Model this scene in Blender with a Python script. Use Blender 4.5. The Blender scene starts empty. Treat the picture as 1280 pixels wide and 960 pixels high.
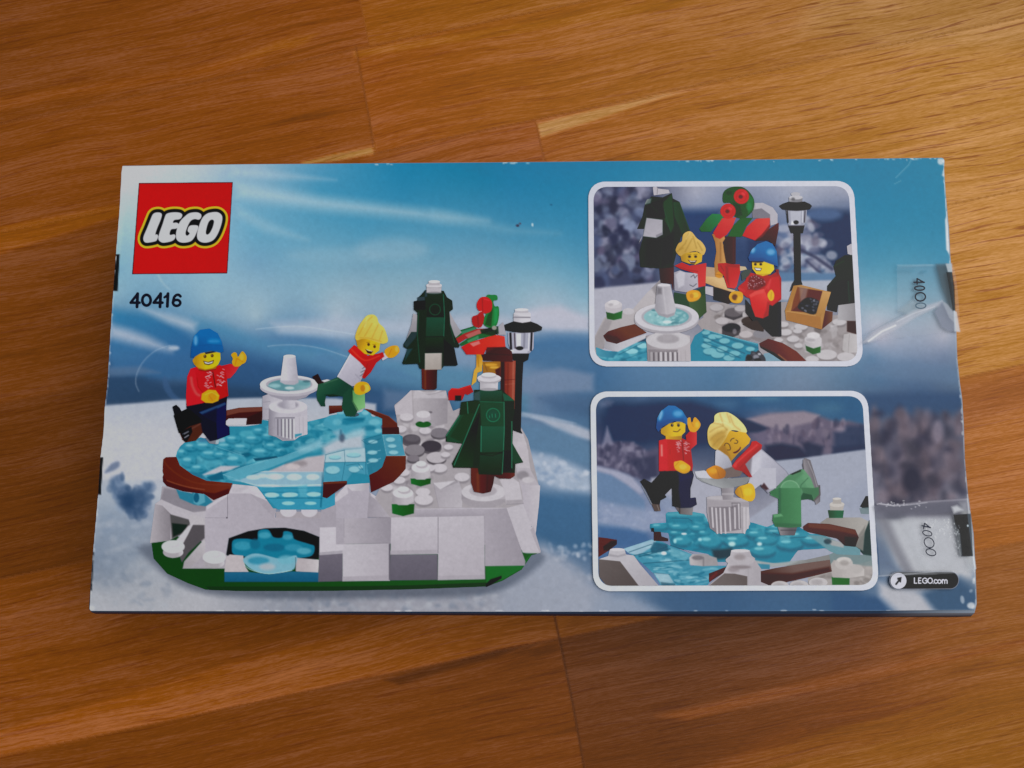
import bpy, math
import numpy as np
from mathutils import Matrix

rng = np.random.default_rng(7)
COL = bpy.context.scene.collection
TOP = 0.048                       # height of the carton above the table, metres

# ---------------------------------------------------------------- camera geometry
CAM_R = np.array([[0.99984369, -0.00145625, -0.01762004], [0.00382849, 0.99078905, 0.13536025], [0.01726062, -0.13540656, 0.99063976]])
CAM_T = np.array([0.52166257, 0.1958072, -24.58570814]) * 0.01     # world (origin = middle of the carton's lid) -> camera
FPX, CX, CY = 1000.0, 640.0, 480.0
CAM_POS = -CAM_R.T @ CAM_T + np.array([0, 0, TOP])


def plane(x, y, z):
    """where the photo's pixel falls on the horizontal plane at height z"""
    x = np.asarray(x, float); y = np.asarray(y, float)
    d = np.stack([(x - CX) / FPX, -(y - CY) / FPX, -np.ones_like(x)], -1) @ CAM_R
    t = (z - CAM_POS[2]) / d[..., 2]
    return CAM_POS + d * t[..., None]


# ---------------------------------------------------------------- colour
def hx(h):
    if not isinstance(h, str):
        return np.array(h, float)
    h = h.lstrip('#')
    return np.array([int(h[i:i + 2], 16) / 255 for i in (0, 2, 4)])


def lin(c):
    c = np.clip(c, 0, 1)
    return np.where(c <= 0.04045, c / 12.92, ((c + 0.055) / 1.055) ** 2.4)


def ink(c, X, Y, gam=1.0):
    """ink colour from the photographed colour: take the room's light out of it"""
    t = np.clip((X - 130) / 1080, -0.3, 1.3); v = 0.5 - (Y - 200) / 560
    k = 0.53 + 0.285 * t + 0.025 * t * t + 0.02 * v + 0.063 * t * v
    veil = 0.011 + 0.012 * np.clip(t, 0, 1)
    c = np.clip(c, 0, 1)
    L = np.maximum(c @ np.array([.3, .55, .15]), .02)[..., None]
    c = c * L ** (np.asarray(gam)[..., None] - 1)
    d = np.clip((np.asarray(gam)[..., None] - 1) * .25, 0, .1)
    c = c * (1 - d) + d * (c @ np.array([.3, .55, .15]))[..., None]
    l = np.maximum(lin(c) - veil[..., None], 0) / (k[..., None] * np.array([0.98, 1.0, 1.03]))
    return np.clip(l, 0.004, 0.86)


# ---------------------------------------------------------------- painter
def parse(p):
    if isinstance(p, str):
        return np.array([[float(v) for v in q.split(',')] for q in p.split()])
    return np.array(p, float)


def catmull(p, n=5, closed=True):
    p = np.asarray(p, float)
    out = []
    N = len(p)
    for i in range(N if closed else N - 1):
        if closed:
            a, b, c, d = p[i - 1], p[i], p[(i + 1) % N], p[(i + 2) % N]
        else:
            a, b, c, d = p[max(i - 1, 0)], p[i], p[i + 1], p[min(i + 2, N - 1)]
        for k in range(n):
            t = k / n
            out.append(0.5 * (2 * b + (c - a) * t + (2 * a - 5 * b + 4 * c - d) * t * t + (3 * b - a - 3 * c + d) * t ** 3))
    if not closed:
        out.append(p[-1])
    return np.array(out)


def rounded(c, r, n=7):
    c = np.asarray(c, float); out = []
    for i in range(len(c)):
        p, q, s = c[i - 1], c[i], c[(i + 1) % len(c)]
        a = q + (p - q) / np.linalg.norm(p - q) * r
        b = q + (s - q) / np.linalg.norm(s - q) * r
        for k in range(n + 1):
            t = k / n
            t = t * t * (3 - 2 * t) * 0.35 + t * 0.65
            out.append((1 - t) ** 2 * a + 2 * t * (1 - t) * (q * .88 + (a + b) * .06) + t * t * b)
    return np.array(out)


def vnoise(h, w, cell, seed):
    r = np.random.default_rng(seed)
    gy, gx = int(h / cell) + 3, int(w / cell) + 3
    g = r.standard_normal((gy, gx))
    y = np.arange(h) / cell; x = np.arange(w) / cell
    iy = y.astype(int); ix = x.astype(int)
    fy = (y - iy)[:, None]; fx = (x - ix)[None]
    fy = fy * fy * (3 - 2 * fy); fx = fx * fx * (3 - 2 * fx)
    a = g[iy][:, ix]; b = g[iy][:, ix + 1]; c = g[iy + 1][:, ix]; d = g[iy + 1][:, ix + 1]
    return (a * (1 - fx) + b * fx) * (1 - fy) + (c * (1 - fx) + d * fx) * fy


def poly_sd(p, X, Y):
    best = np.full(X.shape, 1e9); ins = np.zeros(X.shape, bool)
    n = len(p)
    for i in range(n):
        ax, ay = p[i]; bx, by = p[(i + 1) % n]
        dx, dy = bx - ax, by - ay
        L = dx * dx + dy * dy
        if L > 1e-12:
            t = np.clip(((X - ax) * dx + (Y - ay) * dy) / L, 0, 1)
            best = np.minimum(best, (X - ax - t * dx) ** 2 + (Y - ay - t * dy) ** 2)
        if ay != by:
            c = (ay > Y) != (by > Y)
            ins ^= c & (X < dx * (Y - ay) / dy + ax)
    d = np.sqrt(best)
    return np.where(ins, -d, d)


def line_sd(p, X, Y):
    best = np.full(X.shape, 1e9)
    for i in range(max(len(p) - 1, 1)):
        ax, ay = p[i]; bx, by = p[min(i + 1, len(p) - 1)]
        dx, dy = bx - ax, by - ay
        L = dx * dx + dy * dy + 1e-9
        t = np.clip(((X - ax) * dx + (Y - ay) * dy) / L, 0, 1)
        best = np.minimum(best, (X - ax - t * dx) ** 2 + (Y - ay - t * dy) ** 2)
    return np.sqrt(best)


GA = 1.15                         # the printed pictures are denser than they look at first


class Pic:
    """a printed shape: colours laid down on a fine grid, cut out along its own outline"""

    def __init__(s, name, x0, y0, x1, y1, step=0.8, clip=None):
        s.name = name
        s.x0, s.y0, s.step = x0, y0, step
        xs = np.arange(x0, x1 + step, step); ys = np.arange(y0, y1 + step, step)
        s.X, s.Y = np.meshgrid(xs, ys)
        s.C = np.zeros(s.X.shape + (3,)); s.A = np.zeros(s.X.shape)
        s.M = None
        s.clip = clip
        s.ox = s.oy = 0.0; s.sc = 1.0
        s.gam = 1.0

    def F(s, ox, oy, sc):
        s.ox, s.oy, s.sc = ox, oy, sc
        return s

    def tr(s, p):
        return parse(p) / s.sc + np.array([s.ox, s.oy])

    def win(s, lo, hi, m):
        h, w = s.X.shape
        i0 = max(int((lo[0] - m - s.x0) / s.step), 0); i1 = min(int((hi[0] + m - s.x0) / s.step) + 2, w)
        j0 = max(int((lo[1] - m - s.y0) / s.step), 0); j1 = min(int((hi[1] + m - s.y0) / s.step) + 2, h)
        return None if i0 >= i1 or j0 >= j1 else (slice(j0, j1), slice(i0, i1))

    def lay(s, w, sd, col, b, a, g, keep=False):
        m = np.clip(0.5 - sd / (2 * b), 0, 1); m = m * m * (3 - 2 * m) * a
        if s.M is not None:
            m = m * s.M[w]
        if keep:
            m = m * s.A[w]
        c = hx(col) * np.ones(m.shape + (3,))
        if g is not None:
            q = s.tr([[g[1], g[2]], [g[3], g[4]]])
            d = q[1] - q[0]
            t = np.clip(((s.X[w] - q[0][0]) * d[0] + (s.Y[w] - q[0][1]) * d[1]) / (d @ d), 0, 1)[..., None]
            c = c * (1 - t) + hx(g[0]) * t
        s.C[w] = c * m[..., None] + s.C[w] * (1 - m[..., None])
        if not keep:
            s.A[w] = m + s.A[w] * (1 - m)

    def P(s, pts, col, b=0.6, a=1, g=None, sm=0, grow=0, keep=False):
        p = s.tr(pts)
        if sm:
            p = catmull(p, 4)
        w = s.win(p.min(0), p.max(0), b + grow + 1)
        if w:
            s.lay(w, poly_sd(p, s.X[w], s.Y[w]) - grow, col, b, a, g, keep)
        return s

    def S(s, pts, col, **k):
        return s.P(pts, col, sm=1, **k)

    def L(s, pts, wd, col, b=0.55, a=1, sm=0, g=None, closed=False, grow=0, keep=False):
        p = s.tr(pts)
        if sm:
            p = catmull(p, 5, closed)
        if closed:
            p = np.vstack([p, p[:1]])
        r = wd / s.sc / 2
        w = s.win(p.min(0), p.max(0), r + b + grow + 1)
        if w:
            s.lay(w, line_sd(p, s.X[w], s.Y[w]) - r - grow, col, b, a, g, keep)
        return s

    def E(s, x, y, rx, ry, col, b=0.6, a=1, rot=0, g=None, keep=False):
        c = s.tr([[x, y]])[0]; rx /= s.sc; ry /= s.sc
        R = max(rx, ry)
        w = s.win(c - R, c + R, b + 1)
        if w:
            dx, dy = s.X[w] - c[0], s.Y[w] - c[1]
            ca, sa = math.cos(rot), math.sin(rot)
            u, v = dx * ca + dy * sa, -dx * sa + dy * ca
            q = np.sqrt((u / rx) ** 2 + (v / ry) ** 2) + 1e-6
            gl = np.sqrt((u / rx ** 2) ** 2 + (v / ry ** 2) ** 2) + 1e-6
            s.lay(w, (q - 1) * q / gl, col, b, a, g, keep)
        return s

    def ring(s, x, y, rx, ry, wd, col, b=0.55, a=1, keep=False):
        t = np.linspace(0, 2 * math.pi, 25)[:-1]
        return s.L(np.stack([x + rx * np.cos(t), y + ry * np.sin(t)], 1), wd, col, b=b, a=a, closed=True, keep=keep)

    def spots(s, pts, n, cols, rx, ry, b=2, a=0.6, seed=1, keep=True, tilt=0.4):
        p = s.tr(pts); r = np.random.default_rng(seed)
        lo, hi = p.min(0), p.max(0); k = 0; o = (s.ox, s.oy, s.sc)
        rx = (rx[0] / s.sc, rx[1] / s.sc); ry = (ry[0] / s.sc, ry[1] / s.sc)
        while k < n:
            q = lo + r.random(2) * (hi - lo)
            if poly_sd(p, q[:1], q[1:])[0] > 0:
                continue
            u = r.random(3)
            s.F(0, 0, 1)
            s.E(q[0], q[1], rx[0] + u[0] * (rx[1] - rx[0]), ry[0] + u[1] * (ry[1] - ry[0]),
                cols[int(r.integers(len(cols)))], b=b, a=a * (0.5 + 0.5 * u[2]), rot=r.normal() * tilt, keep=keep)
            k += 1
        s.F(*o)
        return s

    def rbf(s, pts):
        P = np.array([(a, b) for a, b, c in pts], float); V = np.array([hx(c) for a, b, c in pts])
        D = np.linalg.norm(P[:, None] - P[None], axis=2)
        n = len(P)
        A = np.zeros((n + 1, n + 1)); A[:n, :n] = -D; A[:n, n] = 1; A[n, :n] = 1
        W = np.linalg.solve(A, np.vstack([V, np.zeros((1, 3))]))
        out = np.zeros(s.X.shape + (3,)) + W[n]
        for i in range(n):
            out -= np.sqrt((s.X - P[i, 0]) ** 2 + (s.Y - P[i, 1]) ** 2)[..., None] * W[i]
        s.C = np.clip(out, 0, 1); s.A = np.ones(s.X.shape)
        return s

    def grain(s, amp, cell, seed):
        s.C *= (1 + amp * vnoise(*s.X.shape, cell / s.step, seed))[..., None]
        return s

    def build(s, parent, z, mat, light=True, alpha=False, label=None, level=0.5):
        A = s.A.copy()
        if s.clip is not None:
            d = poly_sd(np.asarray(s.clip), s.X, s.Y)
            A = A * np.clip(0.5 - d / 1.2, 0, 1)
        full = s.A
        C = s.C / np.maximum(full, 1e-4)[..., None]
        h, w = A.shape
        amp = 0.006
        C = C * (1 + amp * vnoise(h, w, 1.6 / s.step, h * 7 + w) + amp * vnoise(h, w, 5 / s.step, h + w * 3))[..., None]
        inside = A >= level
        nb = inside.copy()
        nb[1:] |= inside[:-1]; nb[:-1] |= inside[1:]; nb[:, 1:] |= nb[:, :-1]; nb[:, :-1] |= nb[:, 1:]
        # colours of cells just outside borrow from the paint they fade out of
        idx = -np.ones((h, w), int)
        ys, xs = np.nonzero(inside)
        idx[ys, xs] = np.arange(len(ys))
        px = [s.X[ys, xs]]; py = [s.Y[ys, xs]]; pc = [C[ys, xs]]; pa = [full[ys, xs]]
        i00, i01, i11, i10 = inside[:-1, :-1], inside[:-1, 1:], inside[1:, 1:], inside[1:, :-1]
        cnt = i00.astype(int) + i01 + i11 + i10
        q = np.nonzero(cnt == 4)
        quads = np.stack([idx[q], idx[q[0] + 1, q[1]], idx[q[0] + 1, q[1] + 1], idx[q[0], q[1] + 1]], 1)
        cut = {}; ex, ey, ec, ea = [], [], [], []
        n0 = len(ys)
        polys = []
        def cross(a, b):
            k = (a, b) if a < b else (b, a)
            if k in cut:
                return cut[k]
            va, vb = A[a], A[b]
            t = (level - va) / (vb - va)
            ex.append(s.X[a] + t * (s.X[b] - s.X[a])); ey.append(s.Y[a] + t * (s.Y[b] - s.Y[a]))
            i = a if va > vb else b
            ec.append(C[i]); ea.append(full[i])
            cut[k] = n0 + len(ex) - 1
            return cut[k]
        for j, i in zip(*np.nonzero((cnt > 0) & (cnt < 4))):
            cs = [(j, i), (j + 1, i), (j + 1, i + 1), (j, i + 1)]
            f = []
            for k in range(4):
                a, b = cs[k], cs[(k + 1) % 4]
                if inside[a]:
                    f.append(int(idx[a]))
                if inside[a] != inside[b]:
                    f.append(cross(a, b))
            if len(f) > 2:
                polys.append(f)
        if ex:
            px.append(np.array(ex)); py.append(np.array(ey)); pc.append(np.array(ec)); pa.append(np.array(ea))
        px = np.concatenate(px); py = np.concatenate(py); pc = np.concatenate(pc); pa = np.concatenate(pa)
        V = plane(px, py, z)
        me = bpy.data.meshes.new(s.name)
        loops = np.concatenate([quads.ravel()] + [np.array(f) for f in polys]) if polys else quads.ravel()
        tot = np.concatenate([np.full(len(quads), 4), np.array([len(f) for f in polys], int)]).astype(int)
        st = np.concatenate([[0], np.cumsum(tot)[:-1]])
        me.vertices.add(len(V)); me.vertices.foreach_set('co', V.astype(np.float32).ravel())
        me.loops.add(len(loops)); me.loops.foreach_set('vertex_index', loops.astype(np.int32))
        me.polygons.add(len(tot)); me.polygons.foreach_set('loop_start', st.astype(np.int32))
        me.update(calc_edges=True); me.validate()
        g_ = s.gam(px, py) if callable(s.gam) else s.gam + 0 * px
        if s.gam == GA:
            br = np.clip((pc[:, 0] - 1.7 * pc[:, 1]) * 4, 0, 1) * np.clip((.62 - pc[:, 0]) * 6, 0, 1)
            gr = np.clip((pc[:, 1] - np.maximum(pc[:, 0], pc[:, 2])) * 5, 0, 1)
            pc = pc * (1 - .12 * br + .30 * gr * np.clip((.36 - pc[:, 1]) * 5, 0, 1))[:, None]; g_ = g_ - .1 * gr - .11 * np.clip((pc[:, 0] - np.maximum(pc[:, 1], pc[:, 2]) - .25) * 5, 0, 1)
        col = ink(pc, px, py, g_) if light else lin(pc)
        at = me.color_attributes.new('Col', 'FLOAT_COLOR', 'POINT')
        at.data.foreach_set('color', np.concatenate([col, (pa if alpha else np.ones_like(pa))[:, None]], 1).astype(np.float32).ravel())
        me.materials.append(mat)
        o = bpy.data.objects.new(s.name, me); COL.objects.link(o)
        o.parent = parent
        if label:
            o['label'] = label
        return o


def N(mat, typ, **k):
    n = mat.node_tree.nodes.new(typ)
    for a, v in k.items():
        setattr(n, a, v)
    return n


def new_mat(name):
    m = bpy.data.materials.new(name); m.use_nodes = True
    return m, m.node_tree.nodes['Principled BSDF'], m.node_tree.links


def print_material():
    m, b, l = new_mat('printed_card')
    at = N(m, 'ShaderNodeVertexColor', layer_name='Col')
    tc = N(m, 'ShaderNodeTexCoord')
    n1 = N(m, 'ShaderNodeTexNoise'); n1.inputs['Scale'].default_value = 1500; n1.inputs['Detail'].default_value = 2
    mr = N(m, 'ShaderNodeMapRange'); mr.inputs['To Min'].default_value = 0.982; mr.inputs['To Max'].default_value = 1.018
    mr.inputs['From Min'].default_value = 0.25; mr.inputs['From Max'].default_value = 0.75
    mx = N(m, 'ShaderNodeVectorMath', operation='MULTIPLY')
    l.new(tc.outputs['Object'], n1.inputs['Vector']); l.new(n1.outputs['Fac'], mr.inputs['Value'])
    l.new(at.outputs['Color'], mx.inputs[0]); l.new(mr.outputs['Result'], mx.inputs[1])
    l.new(mx.outputs['Vector'], b.inputs['Base Color'])
    n2 = N(m, 'ShaderNodeTexNoise'); n2.inputs['Scale'].default_value = 26; n2.inputs['Detail'].default_value = 3
    l.new(tc.outputs['Object'], n2.inputs['Vector'])
    bp = N(m, 'ShaderNodeBump'); bp.inputs['Strength'].default_value = 0.12; bp.inputs['Distance'].default_value = 0.002
    l.new(n2.outputs['Fac'], bp.inputs['Height']); l.new(bp.outputs['Normal'], b.inputs['Normal'])
    b.inputs['Roughness'].default_value = 0.42
    b.inputs['Specular IOR Level'].default_value = 0.22
    return m


def tape_material():
    m, b, l = new_mat('clear_tape')
    at = N(m, 'ShaderNodeVertexColor', layer_name='Col')
    l.new(at.outputs['Color'], b.inputs['Base Color']); l.new(at.outputs['Alpha'], b.inputs['Alpha'])
    tc = N(m, 'ShaderNodeTexCoord')
    n2 = N(m, 'ShaderNodeTexNoise'); n2.inputs['Scale'].default_value = 160; n2.inputs['Detail'].default_value = 4
    l.new(tc.outputs['Object'], n2.inputs['Vector'])
    bp = N(m, 'ShaderNodeBump'); bp.inputs['Strength'].default_value = 0.18; bp.inputs['Distance'].default_value = 0.0015
    l.new(n2.outputs['Fac'], bp.inputs['Height']); l.new(bp.outputs['Normal'], b.inputs['Normal'])
    b.inputs['Roughness'].default_value = 0.32
    b.inputs['Specular IOR Level'].default_value = 0.2
    return m


CARD = print_material()
TAPE = tape_material()
LAYER = [0]


def up():
    LAYER[0] += 1
    return TOP + 0.00002 * LAYER[0]


def empty(name, parent=None):
    o = bpy.data.objects.new(name, None); o.empty_display_size = 0.02
    COL.objects.link(o); o.parent = parent
    return o

# ================================================================ the carton and its printed lid
OUT = parse("153,207.5 280,205.8 400,204.8 640,203 900,200.2 1100,198.2 1178.5,197.5 1180.5,200 1180,211 1182,245 1185,283 "
            "1187,320 1190,345 1193.5,386 1195.5,417 1196,448 1199,480 1201.5,497 1204,530 1206,574 1210,620 1216,667 1218.5,711 "
            "1220.7,755 1219,762.3 1100,763.4 900,764.2 690,764.6 400,764.4 200,763.8 113.5,763.5 112,761.5 116,694 120,650 "
            "122.5,619.5 125.6,572 129.5,540 131,509 134.3,481 138,419 141.5,365 145,317 149.5,262 152,215")

box = empty('toy_box')
box['label'] = 'worn blue carton of a winter skating pond toy set lying on the wooden table'
box['category'] = 'toy box'

LID = Pic('front_panel', 106, 192, 1226, 770, 1.25, clip=OUT)
LID.rbf([(150, 205, '#bcc4d1'), (250, 205, '#aeb9cb'), (320, 207, '#8fadc6'), (400, 208, '#4a92bb'), (500, 208, '#1f7fae'), (600, 208, '#1577a4'),
         (740, 212, '#1a79a8'), (900, 210, '#1b7ca9'), (1050, 210, '#1e7eaa'), (1175, 205, '#2583ad'),
         (150, 240, '#b3c2d1'), (300, 240, '#6fa5c5'), (400, 240, '#3d8fb9'), (500, 240, '#2983b1'), (640, 240, '#227dad'), (735, 240, '#1f7dab'), (1080, 240, '#2280ac'), (1175, 240, '#2483ae'),
         (147, 290, '#8db2c8'), (320, 290, '#5f9fc2'), (450, 290, '#4993ba'), (560, 290, '#4a91b8'), (650, 290, '#3a88b2'), (735, 290, '#3085b2'), (1080, 290, '#2a85b0'), (1180, 290, '#2b86b0'),
         (147, 335, '#74a4c0'), (320, 330, '#6c9cbe'), (450, 330, '#6c9cba'), (600, 330, '#699ab9'), (735, 330, '#4b91b7'), (1085, 330, '#4490b6'), (1180, 330, '#3f8fb6'),
         (145, 365, '#7ea6be'), (260, 370, '#86abc3'), (400, 370, '#84a8c0'), (500, 370, '#86a8be'), (650, 370, '#86abc2'), (735, 370, '#74a5c1'), (1090, 370, '#73a5c0'), (1150, 370, '#6fa0bc'),
         (320, 395, '#92aec2'), (420, 395, '#9bafc4'), (520, 395, '#9aaac0'), (680, 393, '#a5b1c7'), (735, 395, '#9db2c8'), (1090, 395, '#a3b3c8'), (1180, 395, '#97a9c0'),
         (1100, 420, '#b5b4c9'), (1180, 420, '#a9adc2'), (735, 420, '#6f90b5'), (740, 445, '#2a629b'), (700, 445, '#2b6299'), (1090, 447, '#5c82ac'), (1180, 445, '#7084a8'),
         (140, 440, '#1f4f86'), (200, 440, '#245a92'), (330, 445, '#1f5a98'), (400, 440, '#2a66a0'), (500, 440, '#6f93b5'),
         (135, 480, '#15335f'), (180, 480, '#12305f'), (330, 480, '#1d4f8c'), (390, 480, '#153f7c'), (500, 480, '#3b6ca0'), (690, 480, '#5878a4'), (740, 480, '#25609a'), (900, 472, '#4377a8'), (1000, 475, '#6f8aae'), (1050, 475, '#5b80a8'), (1100, 470, '#4f7aa9'), (1195, 476, '#56769e'),
         (140, 540, '#b6bac8'), (180, 560, '#b8bcca'), (200, 620, '#b2b9c9'), (130, 640, '#97a6bb'), (180, 645, '#8b9cb8'), (120, 700, '#8f9fb8'), (180, 700, '#a3adc0'), (120, 745, '#b4b8c6'), (250, 745, '#b9bbc9'), (350, 748, '#a0a7bc'), (480, 745, '#a9abbe'), (600, 745, '#a3a8bd'), (700, 745, '#a0a7be'), (735, 755, '#94a2c0'),
         (690, 500, '#4a72a5'), (690, 540, '#5a84b3'), (735, 565, '#5a83b2'), (690, 600, '#7f9bc0'), (720, 640, '#3d73ab'), (680, 660, '#3e74ab'), (738, 690, '#4a77ab'), (700, 712, '#8d9fc0'),
         (1150, 500, '#3a5f92'), (1150, 530, '#5d5470'), (1150, 580, '#5f5672'), (1150, 612, '#6a617e'), (1150, 650, '#a2a5b8'), (1190, 650, '#9397ab'), (1110, 660, '#9297aa'), (1100, 690, '#56759f'), (1150, 700, '#b3b8c9'), (1060, 750, '#3566a0'), (1150, 750, '#b3b8cb'), (1190, 750, '#4a6f9c'), (1212, 700, '#a9b2c4'),
         (780, 752, '#7b93b9'), (830, 752, '#4470a5'), (1000, 752, '#3f6fa5'), (900, 752, '#3a6aa3'), (800, 600, '#5a83b2'), (1000, 600, '#8a8aa8'), (800, 350, '#7fa0c0'), (1000, 350, '#7fa0c0'), (450, 600, '#8a9ab8')])
q = LID
# light rays
q.P("296,228 400,246 560,266 610,276 560,277 400,263 296,247", '#a9c0d0', b=10, a=.55)
q.P("540,262 640,284 700,292 640,292 540,276", '#7fadc6', b=8, a=.35)
q.P("296,232 400,249 520,266 400,257 296,242", '#b3c6d3', b=7, a=.2)
q.P("296,258 335,277 385,300 330,290 296,270", '#94b8cd', b=7, a=.45)
q.P("290,211 340,213 420,225 340,224 290,219", '#a9bfd2', b=5, a=.4)
q.P("150,262 152,240 160,240 156,262 149,320", '#a9c4d4', b=4, a=.5)
q.P("196,340 205,356 212,362 200,350", '#a9c4d4', b=3, a=.6)
q.E(490, 312, 45, 14, '#93b2c8', b=9, a=.4)
q.E(420, 320, 60, 10, '#83abc4', b=8, a=.4)
q.P("340,404 420,398 520,402 530,418 430,421 350,415", '#aab5ca', b=9, a=.8)
q.E(600, 405, 50, 12, '#b0b4c8', b=8, a=.7)
# blue ranges
q.P("140,386 180,393 215,404 240,420 262,430 300,440 345,455 345,475 140,475 136,440", '#2f76a6', b=9, g=('#1d5794', 150, 390, 170, 460))
q.P("242,398 280,406 310,418 340,428 400,436 470,448 540,455 660,470 660,520 340,520 250,470 240,410", '#4785ae', b=9, g=('#1d5594', 300, 412, 285, 470))
q.P("255,430 300,440 360,455 420,468 480,484 560,500 560,515 300,515 250,470", '#17437c', b=15, a=.85)
q.P("400,440 450,452 500,462 520,475 440,470 390,452", '#3f78aa', b=6, a=.8)
q.E(385, 437, 40, 5, '#3a7cab', b=4, a=.6)
q.P("336,470 400,478 470,495 520,505 520,515 330,508", '#24508a', b=6, a=.7)
q.P("480,487 520,492 560,500 560,515 480,512", '#6680a8', b=6, a=.6)
q.P("137,406 160,412 185,421 206,432 214,439 190,435 160,428 137,422", '#a9b2c6', b=8, a=.85)
q.P("176,385 215,394 246,404 242,413 212,404", '#a9b6c8', b=7, a=.75)
q.E(217, 435, 7, 3, '#9fb0c8', b=2.5)
q.P("131,466 175,470 200,478 240,478 345,488 345,508 220,501 160,506 130,507", '#163763', b=8)
q.P("135,459 175,458 200,466 150,470 134,470", '#4a6890', b=4, a=.7)
q.S("206,470 216,490 226,500 214,498 204,484", '#27508a', b=2, a=.7)
# snowfield
q.P("129,507 170,504 215,500 260,499 330,497 420,498 470,505 470,600 124,600", '#b9bcca', b=2.5)
q.S("137,604 144,596 152,600 160,610 172,612 184,603 192,606 186,626 174,646 160,640 146,628", '#5676a3', b=4.5)
q.S("131,591 139,580 148,577 149,583 142,588", '#7485a8', b=2.5)
q.spots("134,600 152,594 162,608 178,606 192,600 190,628 176,650 158,645 140,630", 60, ['#33598f', '#6f88b0', '#486a9b', '#8ea3c2'], (2, 6), (2, 6), b=2, a=.6, seed=23)
q.E(161, 626, 11, 11, '#2a5289', b=7)
q.E(175, 622, 8, 12, '#33598e', b=6, a=.8)
q.E(135, 685, 22, 42, '#8296b5', b=22, a=.6)
q.E(150, 690, 25, 30, '#93a3bc', b=15, a=.6)
q.spots("118,640 185,650 190,700 230,735 230,762 114,762", 90, ['#a9b3c6', '#7f93b2', '#b5bccb'], (3, 8), (2, 5), b=3, a=.35, seed=3)
q.spots("330,738 640,738 700,690 740,720 740,763 330,763", 200, ['#bcc1d0', '#8494b2', '#b0b6ca', '#9aa6c0'], (2, 7), (2, 4), b=2.5, a=.5, seed=4)
# right slopes
q.P("655,388 700,382 738,398 738,414 700,414 655,408", '#b2b5ca', b=7)
q.P("650,424 690,420 742,422 742,462 700,462 650,455", '#33679b', b=12)
q.P("650,470 700,460 742,468 742,490 650,492", '#6f86ad', b=6, a=.9)
q.P("675,498 742,494 742,520 700,514", '#365f94', b=10, a=.8)
q.P("655,517 690,524 715,529 738,538 742,552 715,546 695,537 680,528", '#b9bed2', b=4, a=.85)
q.P("640,513 690,521 720,529 690,527 640,519", '#a9b9d2', b=2, a=.6)
q.P("645,526 700,537 742,556 742,584 700,572 645,560", '#5c88b5', b=6)
q.P("640,562 690,570 738,590 745,618 700,612 650,590", '#9fb2cf', b=7)
q.spots("655,565 690,570 735,590 742,620 700,612 660,590", 60, ['#c5cde0', '#7f9bc4', '#b5c2da'], (2, 6), (1.5, 4), b=2, a=.5, seed=5)
q.P("650,612 700,620 745,632 745,690 690,682 650,655", '#3d74ac', b=9)
q.spots("670,680 745,680 745,700 680,710", 30, ['#a9b8d2', '#cdd3e2'], (1.5, 5), (1.5, 4), b=2, a=.5, seed=6)
q.P("640,690 680,682 720,712 760,745 740,775 620,775", '#a5aec6', b=13, a=.9)
q.P("740,745 790,745 850,775 740,775", '#9aa8c4', b=10, a=.8)
# forest at the right
q.P("1080,492 1215,490 1215,515 1080,520", '#34598f', b=7)
q.P("1080,455 1140,450 1200,462 1200,480 1080,470", '#5f7fa8', b=7, a=.6)
q.spots("1086,516 1204,512 1212,628 1094,632", 150, ['#3a3b58', '#8a7a8e', '#5f5066', '#33355a', '#8f8093', '#746679', '#6a5a6c'], (3, 9), (4, 13), b=6, a=.7, seed=8, tilt=.25)
q.E(1140, 600, 12, 16, '#2a2e50', b=6, a=.8)
q.E(1172, 540, 7, 14, '#9a8ea6', b=5, a=.7)
# under the lower tape
q.P("1096,632 1212,627 1212,645 1145,648 1096,640", '#4a4765', b=5, a=.85)
q.E(1118, 645, 14, 5, '#262b49', b=4, a=.8)
q.P("1104,652 1150,646 1205,648 1216,722 1150,724 1120,705", '#bfc3d0', b=8)
q.L("1104,648 1120,685 1142,728", 12, '#75768a', b=6, a=.75)
q.P("1088,664 1108,690 1124,716 1094,708", '#4d70a2', b=8)
q.P("1148,742 1200,722 1224,742 1224,768 1165,768", '#3f6898', b=8)
q.P("1040,740 1098,746 1118,768 1040,768", '#3262a0', b=6)
q.P("1098,728 1150,742 1172,768 1128,768 1100,745", '#b9bccb', b=7)
q.spots("1196,715 1220,712 1221,760 1205,760", 6, ['#d5dbe6', '#8aa5c4', '#e5e9f0'], (1, 2.5), (1.5, 5), b=1.2, a=.6, seed=9)
# the soft shadow printed round the model and the motion arcs
q.S("180,680 192,706 240,738 330,748 480,748 610,742 668,712 676,690 600,680 300,680", '#5a6885', b=6, a=.6)
for arc, a in (("320,411.5 345,409 375,408 412,413 446,418.5", .4), ("335,433 348,431.5 375,431.5 403,436 434,446", .38), ("173.5,489 169.7,479 171.6,466 180,451 195,438 212,432", .38)):
    q.L(arc, 1.1, '#c5d4e2', b=1.2, a=a, sm=1)
q.P("335,411 375,409 412,414 446,420 420,421 350,416", '#b5c3d4', b=5, a=.3)
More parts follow.
